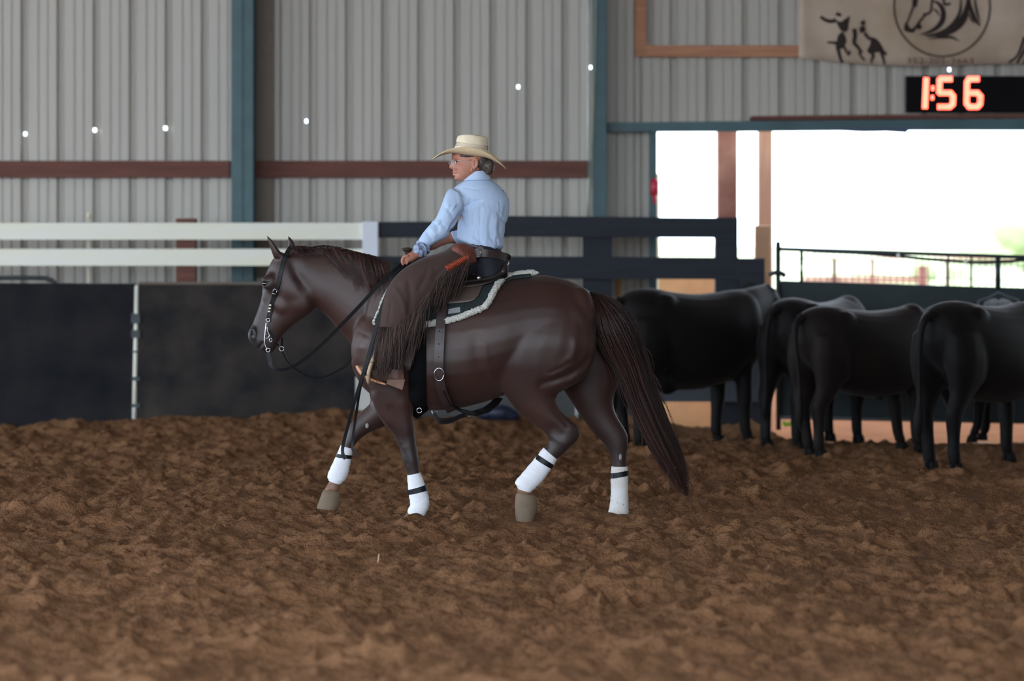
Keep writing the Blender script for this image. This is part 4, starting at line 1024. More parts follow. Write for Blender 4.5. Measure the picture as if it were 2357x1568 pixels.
# stirrups
def stirrup(sgn):
    Yc = -.335*1; rows = [(866, 812, Yc), (862, 822, Yc-.045), (855, 838, Yc-.066), (849, 858, Yc-.068), (848, 874, Yc-.05), (850, 878, Yc), (848, 874, Yc+.05), (849, 858, Yc+.068), (855, 838, Yc+.066), (862, 822, Yc+.045), (866, 812, Yc)]
    mb = MB().tube(pline(rows, 5), 1.0, 8, flat=(.016, .009), up=(1, 0, 0))
    return mb if sgn < 0 else mir(mb)
M_raw = mat('laced rawhide', (176, 150, 122), 0.6, 0.2, 40.0)
for s in (-1, 1):
    st = obj('stirrup', stirrup(s), M_raw, sad, smooth=True)
    lm = MB()
    for k in range(7):
        y_ = 834+k*5; lm.torus(P(856-k*1.2, y_, .402 if s > 0 else -.402), .0165, .003, (0.3, 0, 1), 14, 6)
    obj('lacing', lm, M_lea, st, smooth=True)

# bridle
br = thing('bridle', 'black western bridle with steel shank bit and split reins', 'bridle', P(620, 812, 0))
obj('cheek_strap', strap([(657, 588), (650, 615), (643, 643), (636, 668), (629, 695), (622, 722), (618, 737)], .0125, .003, .007), M_blk, br)
obj('crown_strap', MB().tube([hit(657, 590, .006), hit(662, 580, .008), P(668, 571, -.03), P(670, 568, 0.01), P(668, 572, .06), P(664, 590, .09)], 1.0, 4, flat=(.0125, .003), up=(0, 1, 0)), M_blk, br)
obj('cheek_strap', MB().tube([P(664, 590, .09), P(650, 640, .115), P(632, 700, .10), P(622, 738, .09)], 1.0, 4, flat=(.0125, .003), up=(0, 1, 0)), M_blk, br)
mb = MB(); c = hit(635, 668, .012)
for (x0, y0, x1, y1) in ((631, 663, 640, 667), (640, 667, 637, 676), (637, 676, 628, 672), (628, 672, 631, 663)): mb.tube([hit(x0, y0, .014), hit(x1, y1, .014)], .002, 6)
obj('buckle', mb, M_chr, br, smooth=True)
for k in range(3): obj('silver_keeper', MB().ell(hit(626-k*1.8, 702+k*7.5, .012), (.009, .006, .0075), 12, 8), mat('aged silver', (214, 206, 184), 0.3, 0.05, metal=0.7), br, smooth=True)
for k in range(4): obj('strap_hole', MB().ell(hit(645-k*2.4, 628+k*11, .0115), (.002, .002, .003), 8, 5), MATS['black hole'], br)
BY = -.035
def bit(Yo):
    mb = MB()
    mb.torus(P(617, 737, Yo), .0105, .0028, (0, 1, 0))
    mb.tube(pline([(613, 742, Yo), (611, 760, Yo), (609, 780, Yo), (609, 790, Yo), (612, 799, Yo), (615, 806, Yo)], 5), .0028, 8)
    mb.tube(pline([(615, 752, Yo), (616, 763, Yo), (620, 772, Yo), (617, 778, Yo), (611, 779, Yo)], 5), .0026, 8)
    mb.torus(P(617, 806, Yo), .011, .0026, (0, 1, 0)); return mb
obj('bit_shank', bit(-.045), M_chr, br, smooth=True); obj('bit_shank', bit(.105), M_chr, br, smooth=True)
obj('mouthpiece', MB().tube([P(612, 770, -.045), P(612, 768, .03), P(612, 770, .105)], .006, 8), M_chr, br, smooth=True)
obj('curb_ring', MB().torus(P(623, 783, -.04), .011, .002, (0, 1, 0), sx=.7), M_chr, br, smooth=True)
obj('curb_strap', MB().tube([P(620, 760, -.045), P(634, 788, -.03), P(642, 795, .03), P(634, 790, .09)], 1.0, 4, flat=(.005, .002)), M_blk, br)
obj('rein_buckle', MB().tube(pline([(616, 812, -.045), (618, 820, -.045), (622, 832, -.045)]), 1.0, 4, flat=(.012, .005)), M_blk, br)
obj('rein', MB().tube(pline([(620, 828, -.045), (624, 842, -.05), (638, 851, -.06), (662, 849, -.08), (692, 833, -.11), (735, 798, -.14), (780, 754, -.17), (830, 702, -.2), (868, 660, -.2), (902, 627, -.18), (930, 604, -.145)], 7), 1.0, 4, flat=(.010, .003), up=(0, 1, .35)), M_blk, br)
obj('rein', MB().tube(pline([(650, 778, .08), (649, 795, .09), (652, 812, .1), (668, 838, .12), (698, 860, .14), (732, 870, .15), (768, 858, .16), (806, 828, .17), (860, 720, .2), (915, 625, .17), (940, 604, -.07)], 7), 1.0, 4, flat=(.006, .003), up=(0, 1, .35)), M_blk, br)
obj('far_rein_ring', MB().torus(P(648, 803, .09), .013, .0025, (0, 1, 0)), M_chr, br, smooth=True)
obj('rein_tail', MB().tube(pline([(938, 606, -.14), (918, 628, -.24), (896, 664, -.31), (874, 724, -.355), (856, 790, -.38), (840, 846, -.40), (820, 912, -.38), (802, 976, -.33), (790, 1024, -.3), (789, 1044, -.3), (795, 1057, -.3)], 7), 1.0, 4, flat=(.0095, .003), up=(0, 1, .2)), M_blk, br)
obj('rein_tail', MB().tube(pline([(942, 606, -.12), (924, 628, -.22), (902, 664, -.29), (880, 724, -.34), (862, 790, -.365), (846, 840, -.385), (830, 890, -.36), (819, 960, -.3), (812, 1010, -.28), (812, 1034, -.28), (821, 1052, -.28)], 7), 1.0, 4, flat=(.0075, .003), up=(0, 1, .2)), M_blk, br)
# ------------------------------------------------------------------ rider
M_skin = mat('tanned skin', (184, 128, 104), 0.5, 0.10, 12.0, c2=(172, 108, 88), bump=0.15, bscale=60, bdist=0.004)
M_shirt = mat('light blue cotton', (182, 202, 231), 0.75, 0.03, 4.0, bump=0.12, bscale=25, bdist=0.01)
M_jean = mat('dark denim', (25, 28, 38), 0.8, 0.15, 30.0)
M_chap = mat('dark brown suede', (66, 47, 41), 0.8, 0.15, 6.0, bump=0.2, bscale=60, bdist=0.004, sheen=0.15)
M_yoke = mat('tooled russet leather', (112, 58, 46), 0.55, 0.35, 70.0, bump=0.8, bscale=90, bdist=0.006)
M_boot = mat('brown boot leather', (92, 66, 54), 0.5, 0.15, 8.0)
M_straw = mat('natural straw hat', (226, 200, 160), 0.65, 0.06, 14.0, bump=0.25, bscale=160, bdist=0.003)
M_grey = mat('greying brown hair', (46, 39, 35), 0.45, 0.25, 60.0, c2=(84, 74, 66), stretch=(1, 1, 5))

leg_rows = [(1066, 578, 1092, 602, .06, -.10), (1026, 588, 1056, 626, .075, -.19), (984, 600, 1016, 668, .078, -.25), (943, 616, 982, 702, .078, -.29), (912, 644, 954, 724, .068, -.315), (894, 676, 938, 745, .06, -.325), (886, 706, 928, 765, .054, -.33), (886, 745, 922, 790, .048, -.333), (888, 790, 920, 815, .043, -.335), (892, 850, 922, 855, .036, -.335), (890, 868, 922, 876, .036, -.335)]
body = MB()
torso_rows = [(1090, 645, 1160, 642, .15, 0), (1082, 610, 1165, 608, .155, 0), (1072, 575, 1154, 580, .12, 0), (1064, 548, 1150, 556, .10, 0), (1058, 515, 1154, 525, .105, 0), (1052, 480, 1162, 490, .11, 0), (1046, 452, 1160, 456, .105, 0), (1060, 434, 1142, 434, .08, 0), (1076, 418, 1122, 414, .052, -.005)]
body.loft(pxsecs(torso_rows, 3), 20)
body.loft(pxsecs([(1076, 424, 1122, 420, .052, 0), (1072, 408, 1114, 402, .05, -.005), (1066, 396, 1112, 392, .05, -.005)], 3), 16)
head_rows = [(1051, 414, 1072, 417, .028, -.01, .008), (1047.5, 410, 1086, 410, .046, -.01, .012), (1046, 403, 1096, 402, .054, -.01, .015), (1044, 396, 1106, 394, .060, -.01, .016), (1043, 388, 1114, 386, .066, -.01, .018),
  (1042, 378, 1119, 376, .070, -.01, .018), (1040.5, 368, 1121, 366, .072, -.01, .018), (1040.5, 360, 1121, 356, .073, -.01, .018), (1044, 346, 1118, 340, .071, -.01, .018), (1054, 332, 1110, 327, .058, -.01, .015), (1070, 325, 1096, 322, .03, -.01, .01)]
body.loft(pxsecs(head_rows, 4), 22)
body.loft(pxsecs([(1040, 366, 1048, 367, .008, .005), (1037, 376, 1046, 377, .011, .005), (1033.8, 384, 1044, 386, .014, .005), (1035, 388, 1044, 390, .012, .005)], 3), 12)   # nose
body.ell(P(1044, 397, .005), (.008, .02, .006)); body.ell(P(1045, 402.5, .005), (.008, .02, .0055)); body.ell(P(1050, 411, .003), (.012, .022, .012))   # lips, chin
body.ell(P(1052, 388, -.03), (.022, .02, .02)); body.ell(P(1044, 361, -.02), (.012, .03, .007))     # cheek, brow
er = MB(); body.loft(pxsecs([(1087, 371, 1096, 370, .010, -.078), (1087, 368, 1099, 368, .012, -.08), (1088, 378, 1099.5, 376, .012, -.08), (1088, 385, 1096, 385, .010, -.078), (1088, 390, 1093, 391, .007, -.076)][1:], 3), 12)   # near ear
body.loft(pxsecs([(1087, 368, 1099, 368, .012, .06), (1088, 378, 1099.5, 376, .012, .06), (1088, 390, 1093, 391, .007, .056)], 3), 12)
body.tube(pline([(1089, 372, -.078), (1091, 367.5, -.082), (1096, 366, -.084), (1099.5, 370, -.086), (1099, 378, -.085), (1096, 385, -.083), (1092, 390.5, -.078)], 4), .0042, 8)
# arms
armL = [(1038, 440, 1072, 466, .05, -.05), (1026, 462, 1060, 485, .05, -.085), (1010, 492, 1045, 512, .045, -.11), (993, 524, 1018, 540, .036, -.125), (975, 546, 992, 560, .032, -.125), (956, 572, 976, 586, .029, -.122), (950, 580, 966, 593, .026, -.12)]
body.loft(pxsecs(armL, 3), 14)
armR = [(1140, 440, 1168, 465, .05, .05), (1130, 475, 1166, 495, .05, .12), (1095, 515, 1130, 545, .045, .2), (1060, 530, 1080, 560, .04, .22), (1032, 535, 1044, 560, .032, .2), (1018, 540, 1030, 562, .028, .17), (1004, 548, 1014, 568, .026, .13)]
body.loft(pxsecs(armR, 3), 14)
# left hand holding the reins: palm and five fingers
body.loft(pxsecs([(951, 578, 966, 592, .026, -.12), (944, 581, 958, 598, .034, -.125), (936, 586, 950, 603, .038, -.128), (930, 591, 942, 605, .036, -.13)], 3), 14)
def finger(rows, r):
    p = pline(rows, 4); n = len(p); body.tube(p, [r*(1-0.25*i/(n-1)) for i in range(n)], 8); body.ell(p[-1], (r*.75,)*3, 8, 6)
for k, (dy, L) in enumerate(((-.163, .92), (-.141, 1.0), (-.119, 1.0), (-.098, .85))):
    finger([(940, 590, dy), (931, 590+k*.6, dy), (926, 597, dy), (926.5, 604+3*L, dy), (931, 609+L, dy+.004), (937, 606, dy+.006)], .0100)
body.ell(P(938, 598, -.13), (.026, .036, .022))
finger([(950, 590, -.095), (941, 594, -.082), (932, 600, -.085), (928, 606, -.10)], .0098)
# right hand resting on the horn
body.loft(pxsecs([(1004, 548, 1014, 568, .026, .13), (990, 553, 1002, 574, .034, .09), (978, 560, 988, 578, .034, .06)], 3), 12)
for k in range(4): finger([(982, 566, .09-.022*k), (970, 564, .09-.022*k), (962, 572, .09-.022*k), (964, 582, .088-.022*k)], .0092)
finger([(996, 560, .05), (984, 566, .02), (972, 574, .005)], .0098)
# legs, near and far
body.loft(pxsecs(leg_rows, 3), 16); n0 = len(body.v)
lg = MB().loft(pxsecs(leg_rows, 3), 16); lg = mir(lg); body.add(lg.v, lg.f)
bme = remesh(body, 0.0048, 4)
carve(bme, [([(1047, 371), (1051, 372)], 4, .007), ([(1042, 393), (1047, 394)], 2.0, .003), ([(1044, 400), (1050, 401)], 1.6, .004), ([(1043, 388), (1048, 391)], 2.0, .003), ([(1050, 389), (1053, 396), (1054, 402)], 2.2, .003), ([(1058, 400), (1062, 408)], 3, .002),
   ([(1092, 373), (1093, 380)], 3.0, .009), ([(1090, 367), (1096, 366), (1100, 372), (1098, 382), (1093, 389)], 2.0, -.005), ([(1102, 368), (1103, 380), (1097, 391)], 2.5, .008), ([(1045, 407), (1049, 407)], 2.0, .003), ([(1068, 394), (1076, 404), (1064, 414)], 5, .003),
   ([(1042, 363), (1052, 363)], 2.4, -.003), ([(1060, 384), (1066, 392)], 6, .003)], ymax=0.0)
person = tag(obj('person', bme, M_skin), 'rider in light blue shirt, straw hat and fringed chaps holding the reins', 'person')
obj('eye', MB().ell(P(1048.5, 371.5, -.040), (.009, .010, .007), 12, 8), mat('brown eye', (40, 28, 24), 0.15), person, smooth=True)
# shirt
sh = MB()
sh.loft(pxsecs([(1062, 557, 1150, 576, .118, 0), (1052, 549, 1160, 569, .122, 0), (1052, 536, 1160, 553, .122, 0), (1053, 512, 1162, 526, .12, 0), (1048, 488, 1169, 502, .125, 0), (1040, 466, 1173, 476, .125, 0), (1034, 446, 1170, 454, .118, 0), (1048, 430, 1152, 430, .098, 0), (1066, 418, 1130, 414, .07, 0), (1078, 408, 1122, 405, .058, -.005)], 5), 28)
sh.loft(pxsecs([(1040, 432, 1085, 466, .068, -.05), (1029, 440, 1078, 474, .072, -.065), (1021, 458, 1068, 487, .068, -.09), (1012, 482, 1057, 506, .063, -.11), (1002, 503, 1043, 528, .058, -.12), (985, 522, 1029, 546, .055, -.125), (972, 538, 1008, 557, .048, -.125), (961, 556, 990, 568, .043, -.125)], 5), 20)
sh.loft(pxsecs([(1130, 434, 1170, 462, .07, .05), (1124, 475, 1170, 497, .065, .13), (1090, 512, 1132, 548, .058, .2), (1056, 528, 1082, 563, .05, .22), (1036, 533, 1050, 562, .042, .205)], 5), 16)
sme = remesh(sh, 0.006, 5)
carve(sme, [
  ([(1066, 484), (1055, 502), (1042, 520), (1034, 540)], 4, .016), ([(1066, 484), (1078, 472), (1095, 464), (1112, 462)], 3.5, .008), ([(1072, 494), (1090, 478), (1116, 470)], 6, -.004),
  ([(1060, 434), (1062, 448), (1068, 462), (1068, 480)], 3, .004), ([(1052, 438), (1056, 452), (1060, 470)], 4, -.003),
  ([(1105, 470), (1106, 500), (1104, 540), (1108, 570)], 2.2, .004), ([(1060, 500), (1068, 520), (1090, 545), (1120, 566)], 5, .009), ([(1066, 515), (1082, 540), (1104, 560)], 6, -.005),
  ([(1130, 490), (1126, 530), (1134, 568)], 5, .006), ([(1142, 500), (1140, 535), (1150, 570)], 5, -.006), ([(1152, 490), (1150, 530), (1158, 560)], 4, .006), ([(1165, 470), (1160, 505), (1150, 535)], 5, .005),
  ([(1120, 470), (1128, 510), (1120, 550)], 7, -.003), ([(1066, 430), (1100, 436), (1140, 426)], 2.2, .004), ([(1085, 446), (1120, 448), (1145, 436)], 8, -.003),
  ([(1000, 512), (1006, 522), (1010, 534)], 4, .007), ([(990, 522), (996, 532), (1006, 545)], 4, -.005), ([(980, 530), (990, 545), (996, 556)], 3.5, .006), ([(1018, 472), (1034, 486), (1046, 506)], 4, .004), ([(1030, 455), (1028, 480), (1020, 505)], 5, -.003), ([(1015, 510), (1022, 520), (1030, 524)], 3.5, .006)], ymax=0.06)
R5 = np.random.default_rng(33); cr_ = []
for _ in range(34):
    x0, y0 = R5.uniform(1062, 1160), R5.uniform(455, 560); an = R5.normal(1.35, .35); L = R5.uniform(14, 34)
    p0 = (x0, y0); p2 = (x0+L*math.cos(an), y0+L*math.sin(an)); cr_.append(([p0, ((p0[0]+p2[0])/2+R5.normal()*2, (p0[1]+p2[1])/2), p2], R5.uniform(2, 4), R5.normal()*.0028))
for _ in range(22):
    t = R5.random(); x0, y0 = 1050-70*t+R5.normal()*8, 460+90*t+R5.normal()*6; L = R5.uniform(8, 20); an = R5.normal(2.4, .4)
    cr_.append(([(x0, y0), (x0+L*.5*math.cos(an)+R5.normal(), y0+L*.5*math.sin(an)), (x0+L*math.cos(an), y0+L*math.sin(an))], R5.uniform(2, 3.5), R5.normal()*.0028))
carve(sme, cr_, ymax=0.06)
shirt = obj('shirt', sme, M_shirt, person)
cl = MB()
cr_rows = [(1064, 416, 1131, 414, .078, -.005), (1072, 405, 1126, 403, .068, -.006), (1083, 396, 1119, 393, .056, -.008), (1086, 399, 1117, 396, .050, -.008), (1080, 410, 1120, 408, .054, -.006)]
cl.loft(pxsecs(cr_rows, 4), 24, cap=False); obj('collar', cl, M_shirt, shirt, smooth=True, fix=True)
cf = MB().loft(pxsecs([(961, 555, 991, 567, .046, -.125), (955, 566, 987, 580, .050, -.124), (951, 576, 978, 589, .047, -.122), (952, 580, 972, 592, .036, -.121)], 4), 18); R2 = np.random.default_rng(2)
cme = remesh(cf, .005, 2); a = get_v(cme); n = get_n(cme); a += n*(0.006*np.sin(a[:, 0]*190+a[:, 1]*120+a[:, 2]*90))[:, None]; set_v(cme, a)
obj('cuff', cme, mat('navy floral cuff', (84, 96, 122), 0.8, 0.35, 45.0, c2=(150, 162, 190)), shirt)
obj('shirt_logo', MB().box(tuple(P(1157, 440, -.098)), tuple(P(1159, 437.5, -.096))), mat('dark thread', (50, 52, 70), 0.8), shirt)
# jeans seat, belt
jn = MB().loft(pxsecs([(1066, 552, 1150, 568, .112, 0), (1074, 578, 1158, 584, .135, 0), (1082, 604, 1168, 604, .16, 0), (1088, 630, 1170, 626, .172, 0), (1092, 650, 1160, 645, .165, 0)], 5), 24)
tj = MB().loft(pxsecs([(1066, 566, 1104, 620, .10, -.09), (1050, 580, 1088, 632, .10, -.14), (1028, 590, 1062, 640, .095, -.19)], 3), 16)
jn.add(tj.v, tj.f); tj = mir(tj); jn.add(tj.v, tj.f)
jeans = obj('jeans', remesh(jn, .007, 4), M_jean, person)
lj = MB().loft(pxsecs([(884, 738, 930, 762, .055, -.333), (886, 780, 926, 800, .052, -.335), (889, 815, 925, 822, .049, -.335), (891, 848, 929, 852, .049, -.335)], 4), 18)
obj('jeans_leg', lj, M_jean, jeans, smooth=True); obj('jeans_leg', mir(lj), M_jean, jeans, smooth=True)
bt = MB().loft(pxsecs([(1065, 556, 1153, 576, .119, 0), (1068, 564, 1156, 585, .128, 0)], 2), 28); obj('belt', bt, mat('silver studded belt', (96, 90, 92), 0.4, 0.5, 60.0, metal=0.3), jeans, smooth=True)
# chaps
ch = MB().loft(pxsecs([(1046, 562, 1096, 606, .112, -.13), (1018, 578, 1062, 640, .108, -.2), (978, 592, 1022, 680, .10, -.25), (938, 612, 986, 710, .09, -.29), (906, 640, 960, 732, .08, -.315), (889, 672, 946, 752, .07, -.327), (880, 702, 936, 772, .062, -.333), (873, 730, 926, 780, .058, -.335), (870, 754, 908, 764, .052, -.335)], 5), 24)
cme = remesh(ch, .006, 5)
carve(cme, [([(905, 660), (925, 690), (935, 730)], 6, -.006), ([(940, 640), (945, 690), (940, 730)], 7, .007), ([(900, 700), (895, 740)], 4, .004), ([(1000, 620), (960, 640), (915, 655)], 8, -.005), ([(1040, 600), (1000, 640)], 7, .006), ([(985, 625), (965, 665)], 6, .005)], ymax=-.15)
chaps = obj('chaps', cme, M_chap, person)
def mirror_mesh(me):
    m2 = me.copy(); a = get_v(m2); a[:, 1] *= -1; set_v(m2, a); m2.flip_normals(); return m2
cm2 = MB().loft(pxsecs([(1046, 562, 1096, 606, .112, -.13), (1018, 578, 1062, 640, .108, -.2), (978, 592, 1022, 680, .10, -.25), (938, 612, 986, 710, .09, -.29), (906, 640, 960, 732, .08, -.315), (889, 672, 946, 752, .07, -.327), (880, 702, 936, 772, .062, -.333), (873, 730, 926, 780, .058, -.335), (870, 754, 908, 764, .052, -.335)], 3), 20)
obj('chap_leg', mir(cm2), M_chap, chaps, smooth=True)
def lay(me, rows, off, N, M):
    """leather piece on top of a mesh, between two px edges"""
    a = get_v(me); return a
CB = BVHTree.FromPolygons([Vector(v) for v in (get_v(cme)+np.array(chaps.location))], [tuple(p.vertices) for p in cme.polygons])
def hitc(px, py, off, fb=-.25):
    d = (P(px, py, 0)-CAMV).normalized(); r = CB.ray_cast(CAMV, d)
    if r[0] is None: return P(px, py, fb)
    return r[0]+r[1]*off
def piece(top, bot, N, M, off, fb):
    T = spline(top, 6); B = spline(bot, 6); mb = MB()
    for i in range(N+1):
        t = T[int(i/N*(len(T)-1))]; b = B[int(i/N*(len(B)-1))]
        for j in range(M+1): q = t*(1-j/M)+b*(j/M); mb.v.append(hitc(q[0], q[1], off, fb))
    for i in range(N):
        for j in range(M): k = i*(M+1)+j; mb.f.append((k, k+1, k+M+2, k+M+1))
    return mb
yk = MB().loft(pxsecs([(1036, 586, 1040, 592, .01, -.21), (1042, 568, 1064, 600, .02, -.235), (1056, 560, 1080, 606, .028, -.225), (1074, 562, 1092, 606, .025, -.2), (1092, 572, 1098, 604, .012, -.18)], 5), 16)
obj('yoke', remesh(yk, .005, 2), M_yoke, chaps)
lc = MB()
for k in range(17):
    t = k/16; x_ = 1029+(1080-1029)*t; y_ = 619-(619-592)*t
    lc.tube([hitc(x_-4, y_-6, .001), hitc(x_-1, y_-1, .009), hitc(x_+3, y_+5, .001)], .0045, 6)
obj('lacing', lc, mat('orange red lacing', (168, 72, 44), 0.55, 0.2, 30.0), chaps, smooth=True)
obj('hip_strap', MB().tube(pline([(1086, 586, -.17), (1104, 582, -.175), (1126, 584, -.17), (1150, 588, -.13), (1166, 592, -.04), (1167, 594, .06)]), 1.0, 4, flat=(.022, .004), up=(0, 1, 0)), M_strap, chaps)
mb = MB()
for (x0, y0, x1, y1) in ((1093, 574, 1107, 573), (1107, 573, 1108, 590), (1108, 590, 1094, 592), (1094, 592, 1093, 574)): mb.tube([P(x0, y0, -.185), P(x1, y1, -.185)], .004, 8)
obj('strap_buckle', mb, mat('dull steel', (170, 168, 162), 0.35, 0.05, metal=0.9), chaps, smooth=True)
# fringe: narrow cut thongs
FR = []; R3 = np.random.default_rng(9)
seam = spline([(1082, 594, -.255), (1060, 606, -.27), (1032, 622, -.30), (1005, 648, -.33), (980, 690, -.35), (955, 716, -.37), (930, 735, -.385), (905, 752, -.392), (888, 762, -.394)], 10)
for _ in range(430):
    k = R3.uniform(0, len(seam)-1); q = seam[int(k)]; t = k/(len(seam)-1)
    root = hitc(q[0], q[1]-3, -.003, q[2]); ry = root.y
    if t < 0.45: L = R3.uniform(60, 105); dx = -R3.uniform(18, 50)
    else: L = R3.uniform(70, 135); dx = -R3.uniform(4, 34)-8*(t < .7)
    L = min(L, 888-q[1]); w = R3.uniform(-6, 6); out = R3.uniform(.004, .03)
    path = [P(q[0]+dx*s**1.2+w*math.sin(3*s+w), q[1]-3+L*s, min(ry-.004, q[2]+.02)-out*math.sin(min(s*3, 1.57))) for s in np.linspace(0, 1, 9)]
    path[0] = root; FR.append(path)
for _ in range(90):   # tuft by the stirrup
    x0 = R3.uniform(873, 904); y0 = 752+R3.uniform(0, 8); r_ = hitc(x0, y0, -.002, -.39); L = R3.uniform(70, 122); dx = R3.uniform(2, 22)
    FR.append([r_]+[P(x0-dx*s**.8, y0+L*s, -.40-.02*math.sin(3*s)) for s in np.linspace(.08, 1, 7)])
strands('fringe', FR, hair_material('brown suede thong', (44, 31, 28), (88, 64, 55), .75), chaps, 0.0030, 4)
# boots
def boot_mesh():
    b = MB().loft(pxsecs([(889, 842, 930, 848, .046, -.335), (887, 858, 931, 864, .045, -.335), (890, 866, 930, 880, .043, -.335)], 3), 16)
    b.loft(pxsecs([(931, 856, 931, 884, .028, -.335), (918, 856, 918, 884, .036, -.335), (896, 850, 894, 880, .038, -.335), (872, 844, 868, 876, .040, -.336), (852, 838, 848, 870, .042, -.338), (836, 838, 836, 864, .036, -.338), (824, 841, 824, 850, .018, -.338)], 4), 16)
    return remesh(b, .005, 3)
bm_ = boot_mesh()
for s in (-1, 1):
    me_ = bm_ if s < 0 else mirror_mesh(bm_)
    Yb = -.336 if s < 0 else .336
    bo = obj('boot', me_, M_boot, person)
    hl = MB().prism([P(890, 874, -.375), P(890, 884, -.375), P(926, 898, -.375), P(932, 874, -.375)], .078)
    obj('boot_heel', hl if s < 0 else mir(hl), mat('stacked leather heel', (110, 76, 60), 0.55, 0.2, 30.0), bo)
    so = MB().loft(pxsecs([(823, 840, 818, 843, .016, -.338), (832, 848, 824, 856, .032, -.338), (843, 860, 836, 869, .042, -.338), (858, 870, 854, 878, .043, -.338), (890, 882, 888, 888, .03, -.338)], 4), 12)
    obj('boot_sole', so if s < 0 else mir(so), mat('peach leather sole', (214, 156, 118), 0.6), bo, smooth=True)
    if s < 0: bm_ = bo.data; aa = get_v(bm_); bm_c = bm_.copy(); set_v(bm_c, aa+np.array(bo.location)); bm_ = bm_c
# hair with low bun
hr = MB().ell(P(1108, 372, -.005), (.05, .072, .07)); hr.ell(P(1118, 382, -.03), (.035, .04, .04)); hr.ell(P(1126, 384, -.035), (.030, .036, .044)); hr.ell(P(1080, 358, -.008), (.078, .086, .027)); hr.ell(P(1124, 397, -.035), (.022, .026, .016))
hme = remesh(hr, .005, 4); a = get_v(hme); n = get_n(hme); a += n*(0.0014*np.sin(a[:, 2]*420+a[:, 0]*300+2*np.sin(a[:, 1]*90)))[:, None]; set_v(hme, a)
obj('hair', hme, M_grey, person)
# glasses, earring
gl_ = MB().torus(P(1044, 374, -.052), .019, .0010, (-.75, -.65, 0), 20, 6, 1.0, .85); gl_.torus(P(1037.5, 374, .022), .018, .0010, (-.75, -.65, 0), 20, 6, 1.0, .85)
gl_.tube([P(1050, 370, -.066), P(1068, 369, -.08), P(1090, 368, -.084)], .0014, 6); gl_.tube([P(1040, 371, -.02), P(1038, 370, 0)], .0014, 6)
gls = obj('glasses', gl_, M_chr, person, smooth=True)
M_lens = bpy.data.materials.new('clear lens'); M_lens.use_nodes = True; b_ = M_lens.node_tree.nodes['Principled BSDF']; b_.inputs['Transmission Weight'].default_value = 1.0; b_.inputs['Roughness'].default_value = 0.02; b_.inputs['IOR'].default_value = 1.15
qn = Vector((0, 1, 0)).rotation_difference(Vector((-.75, -.65, 0)))
for c in (P(1044, 374, -.052), P(1037.5, 374, .022)):
    mb = MB(); k_ = 20
    for d in (0, .001):
        for i in range(k_): t = 2*math.pi*i/k_; mb.v.append(c+qn @ Vector((.0185*math.cos(t), d, .0158*math.sin(t))))
    mb.f = [tuple(range(k_)), tuple(range(2*k_-1, k_-1, -1))]+[(i, k_+i, k_+(i+1) % k_, (i+1) % k_) for i in range(k_)]
    obj('lens', mb, M_lens, gls)
obj('earring', MB().torus(P(1084, 390.5, -.075), .0065, .0016, (.6, .8, 0)), mat('gold', (220, 180, 110), 0.25, 0.05, metal=1.0), person, smooth=True)
# hat
HCN = P(1083, 356, -.005)
rotH = Matrix.Rotation(math.radians(7.5), 4, 'Y') @ Matrix.Rotation(math.radians(2), 4, 'X')
rotH = Matrix.Rotation(math.radians(-2), 4, 'Z') @ rotH
def hp(x, y, z): return HCN+(rotH @ Vector((x, y, z)))
def hat_brim():
    mb = MB(); NT, NR = 72, 12
    for lay_ in (0, 1):
        for i in range(NT):
            th = 2*math.pi*i/NT; c, s = math.cos(th), math.sin(th)
            for j in range(NR+1):
                t = j/NR; rx = .096+(.212-.096)*t; ry = .082+(.165-.082)*t
                x_ = c*rx; y_ = s*ry*(1-.16*t*t*abs(s)**2)
                z_ = .042*(abs(s)**2.2)*t**1.7-.052*(abs(c)**2.4)*t**1.6-.004*lay_
                mb.v.append(hp(x_, y_, z_))
    W = NR+1; K = NT*W
    for i in range(NT):
        for j in range(NR):
            a = i*W+j; b = ((i+1) % NT)*W+j; mb.f.append((a, b, b+1, a+1)); mb.f.append((K+a, K+a+1, K+b+1, K+b))
        a = i*W+NR; b = ((i+1) % NT)*W+NR; mb.f.append((a, b, K+b, K+a))
    return mb
hat = obj('straw_hat', hat_brim(), M_straw, person, smooth=True, fix=True)
mb = MB(); NT, NZ = 64, 14
prof = [(1.0, 0), (.985, .02), (.965, .045), (.94, .075), (.915, .096), (.88, .108), (.80, .1115), (.70, .107), (.55, .095), (.35, .088), (.15, .086)]
for (k, z) in prof:
    for i in range(NT):
        th = 2*math.pi*i/NT; c, s = math.cos(th), math.sin(th)
        zz = z-(.012*abs(c)**2 if z > .06 else 0)*(c < 0)+(.004*abs(s) if z > .08 else 0)
        pin = 1-.10*max(0, -c)**3*(z/.1)
        mb.v.append(hp(c*.098*k, s*.084*k*pin, zz))
for j in range(len(prof)-1):
    for i in range(NT): a = j*NT+i; b = j*NT+(i+1) % NT; mb.f.append((a, b, b+NT, a+NT))
mb.f.append(tuple((len(prof)-1)*NT+i for i in range(NT)))
obj('hat_crown', mb, mat('pale woven straw', (234, 218, 190), 0.65, 0.05, 30.0, bump=0.4, bscale=200, bdist=0.003), hat, smooth=True)
mb = MB()
for r in range(3):
    z = .040+.0085*r; k = .098*float(np.interp(z, [0, .02, .045, .07, .088], [1, .985, .965, .94, .915]))+.0004
    for i in range(60):
        th = 2*math.pi*(i+.5*r)/60; c, s = math.cos(th), math.sin(th); pin = 1-.10*max(0, -c)**3*(z/.1)
        p = hp(c*k, s*k*.857*pin, z); q = hp(c*k-s*.003, (s*k*.857+c*.003)*pin, z+.006); mb.tube([p, q], .0010, 4)
obj('weave_openings', mb, mat('dark weave gap', (84, 66, 48), 0.8), hat)
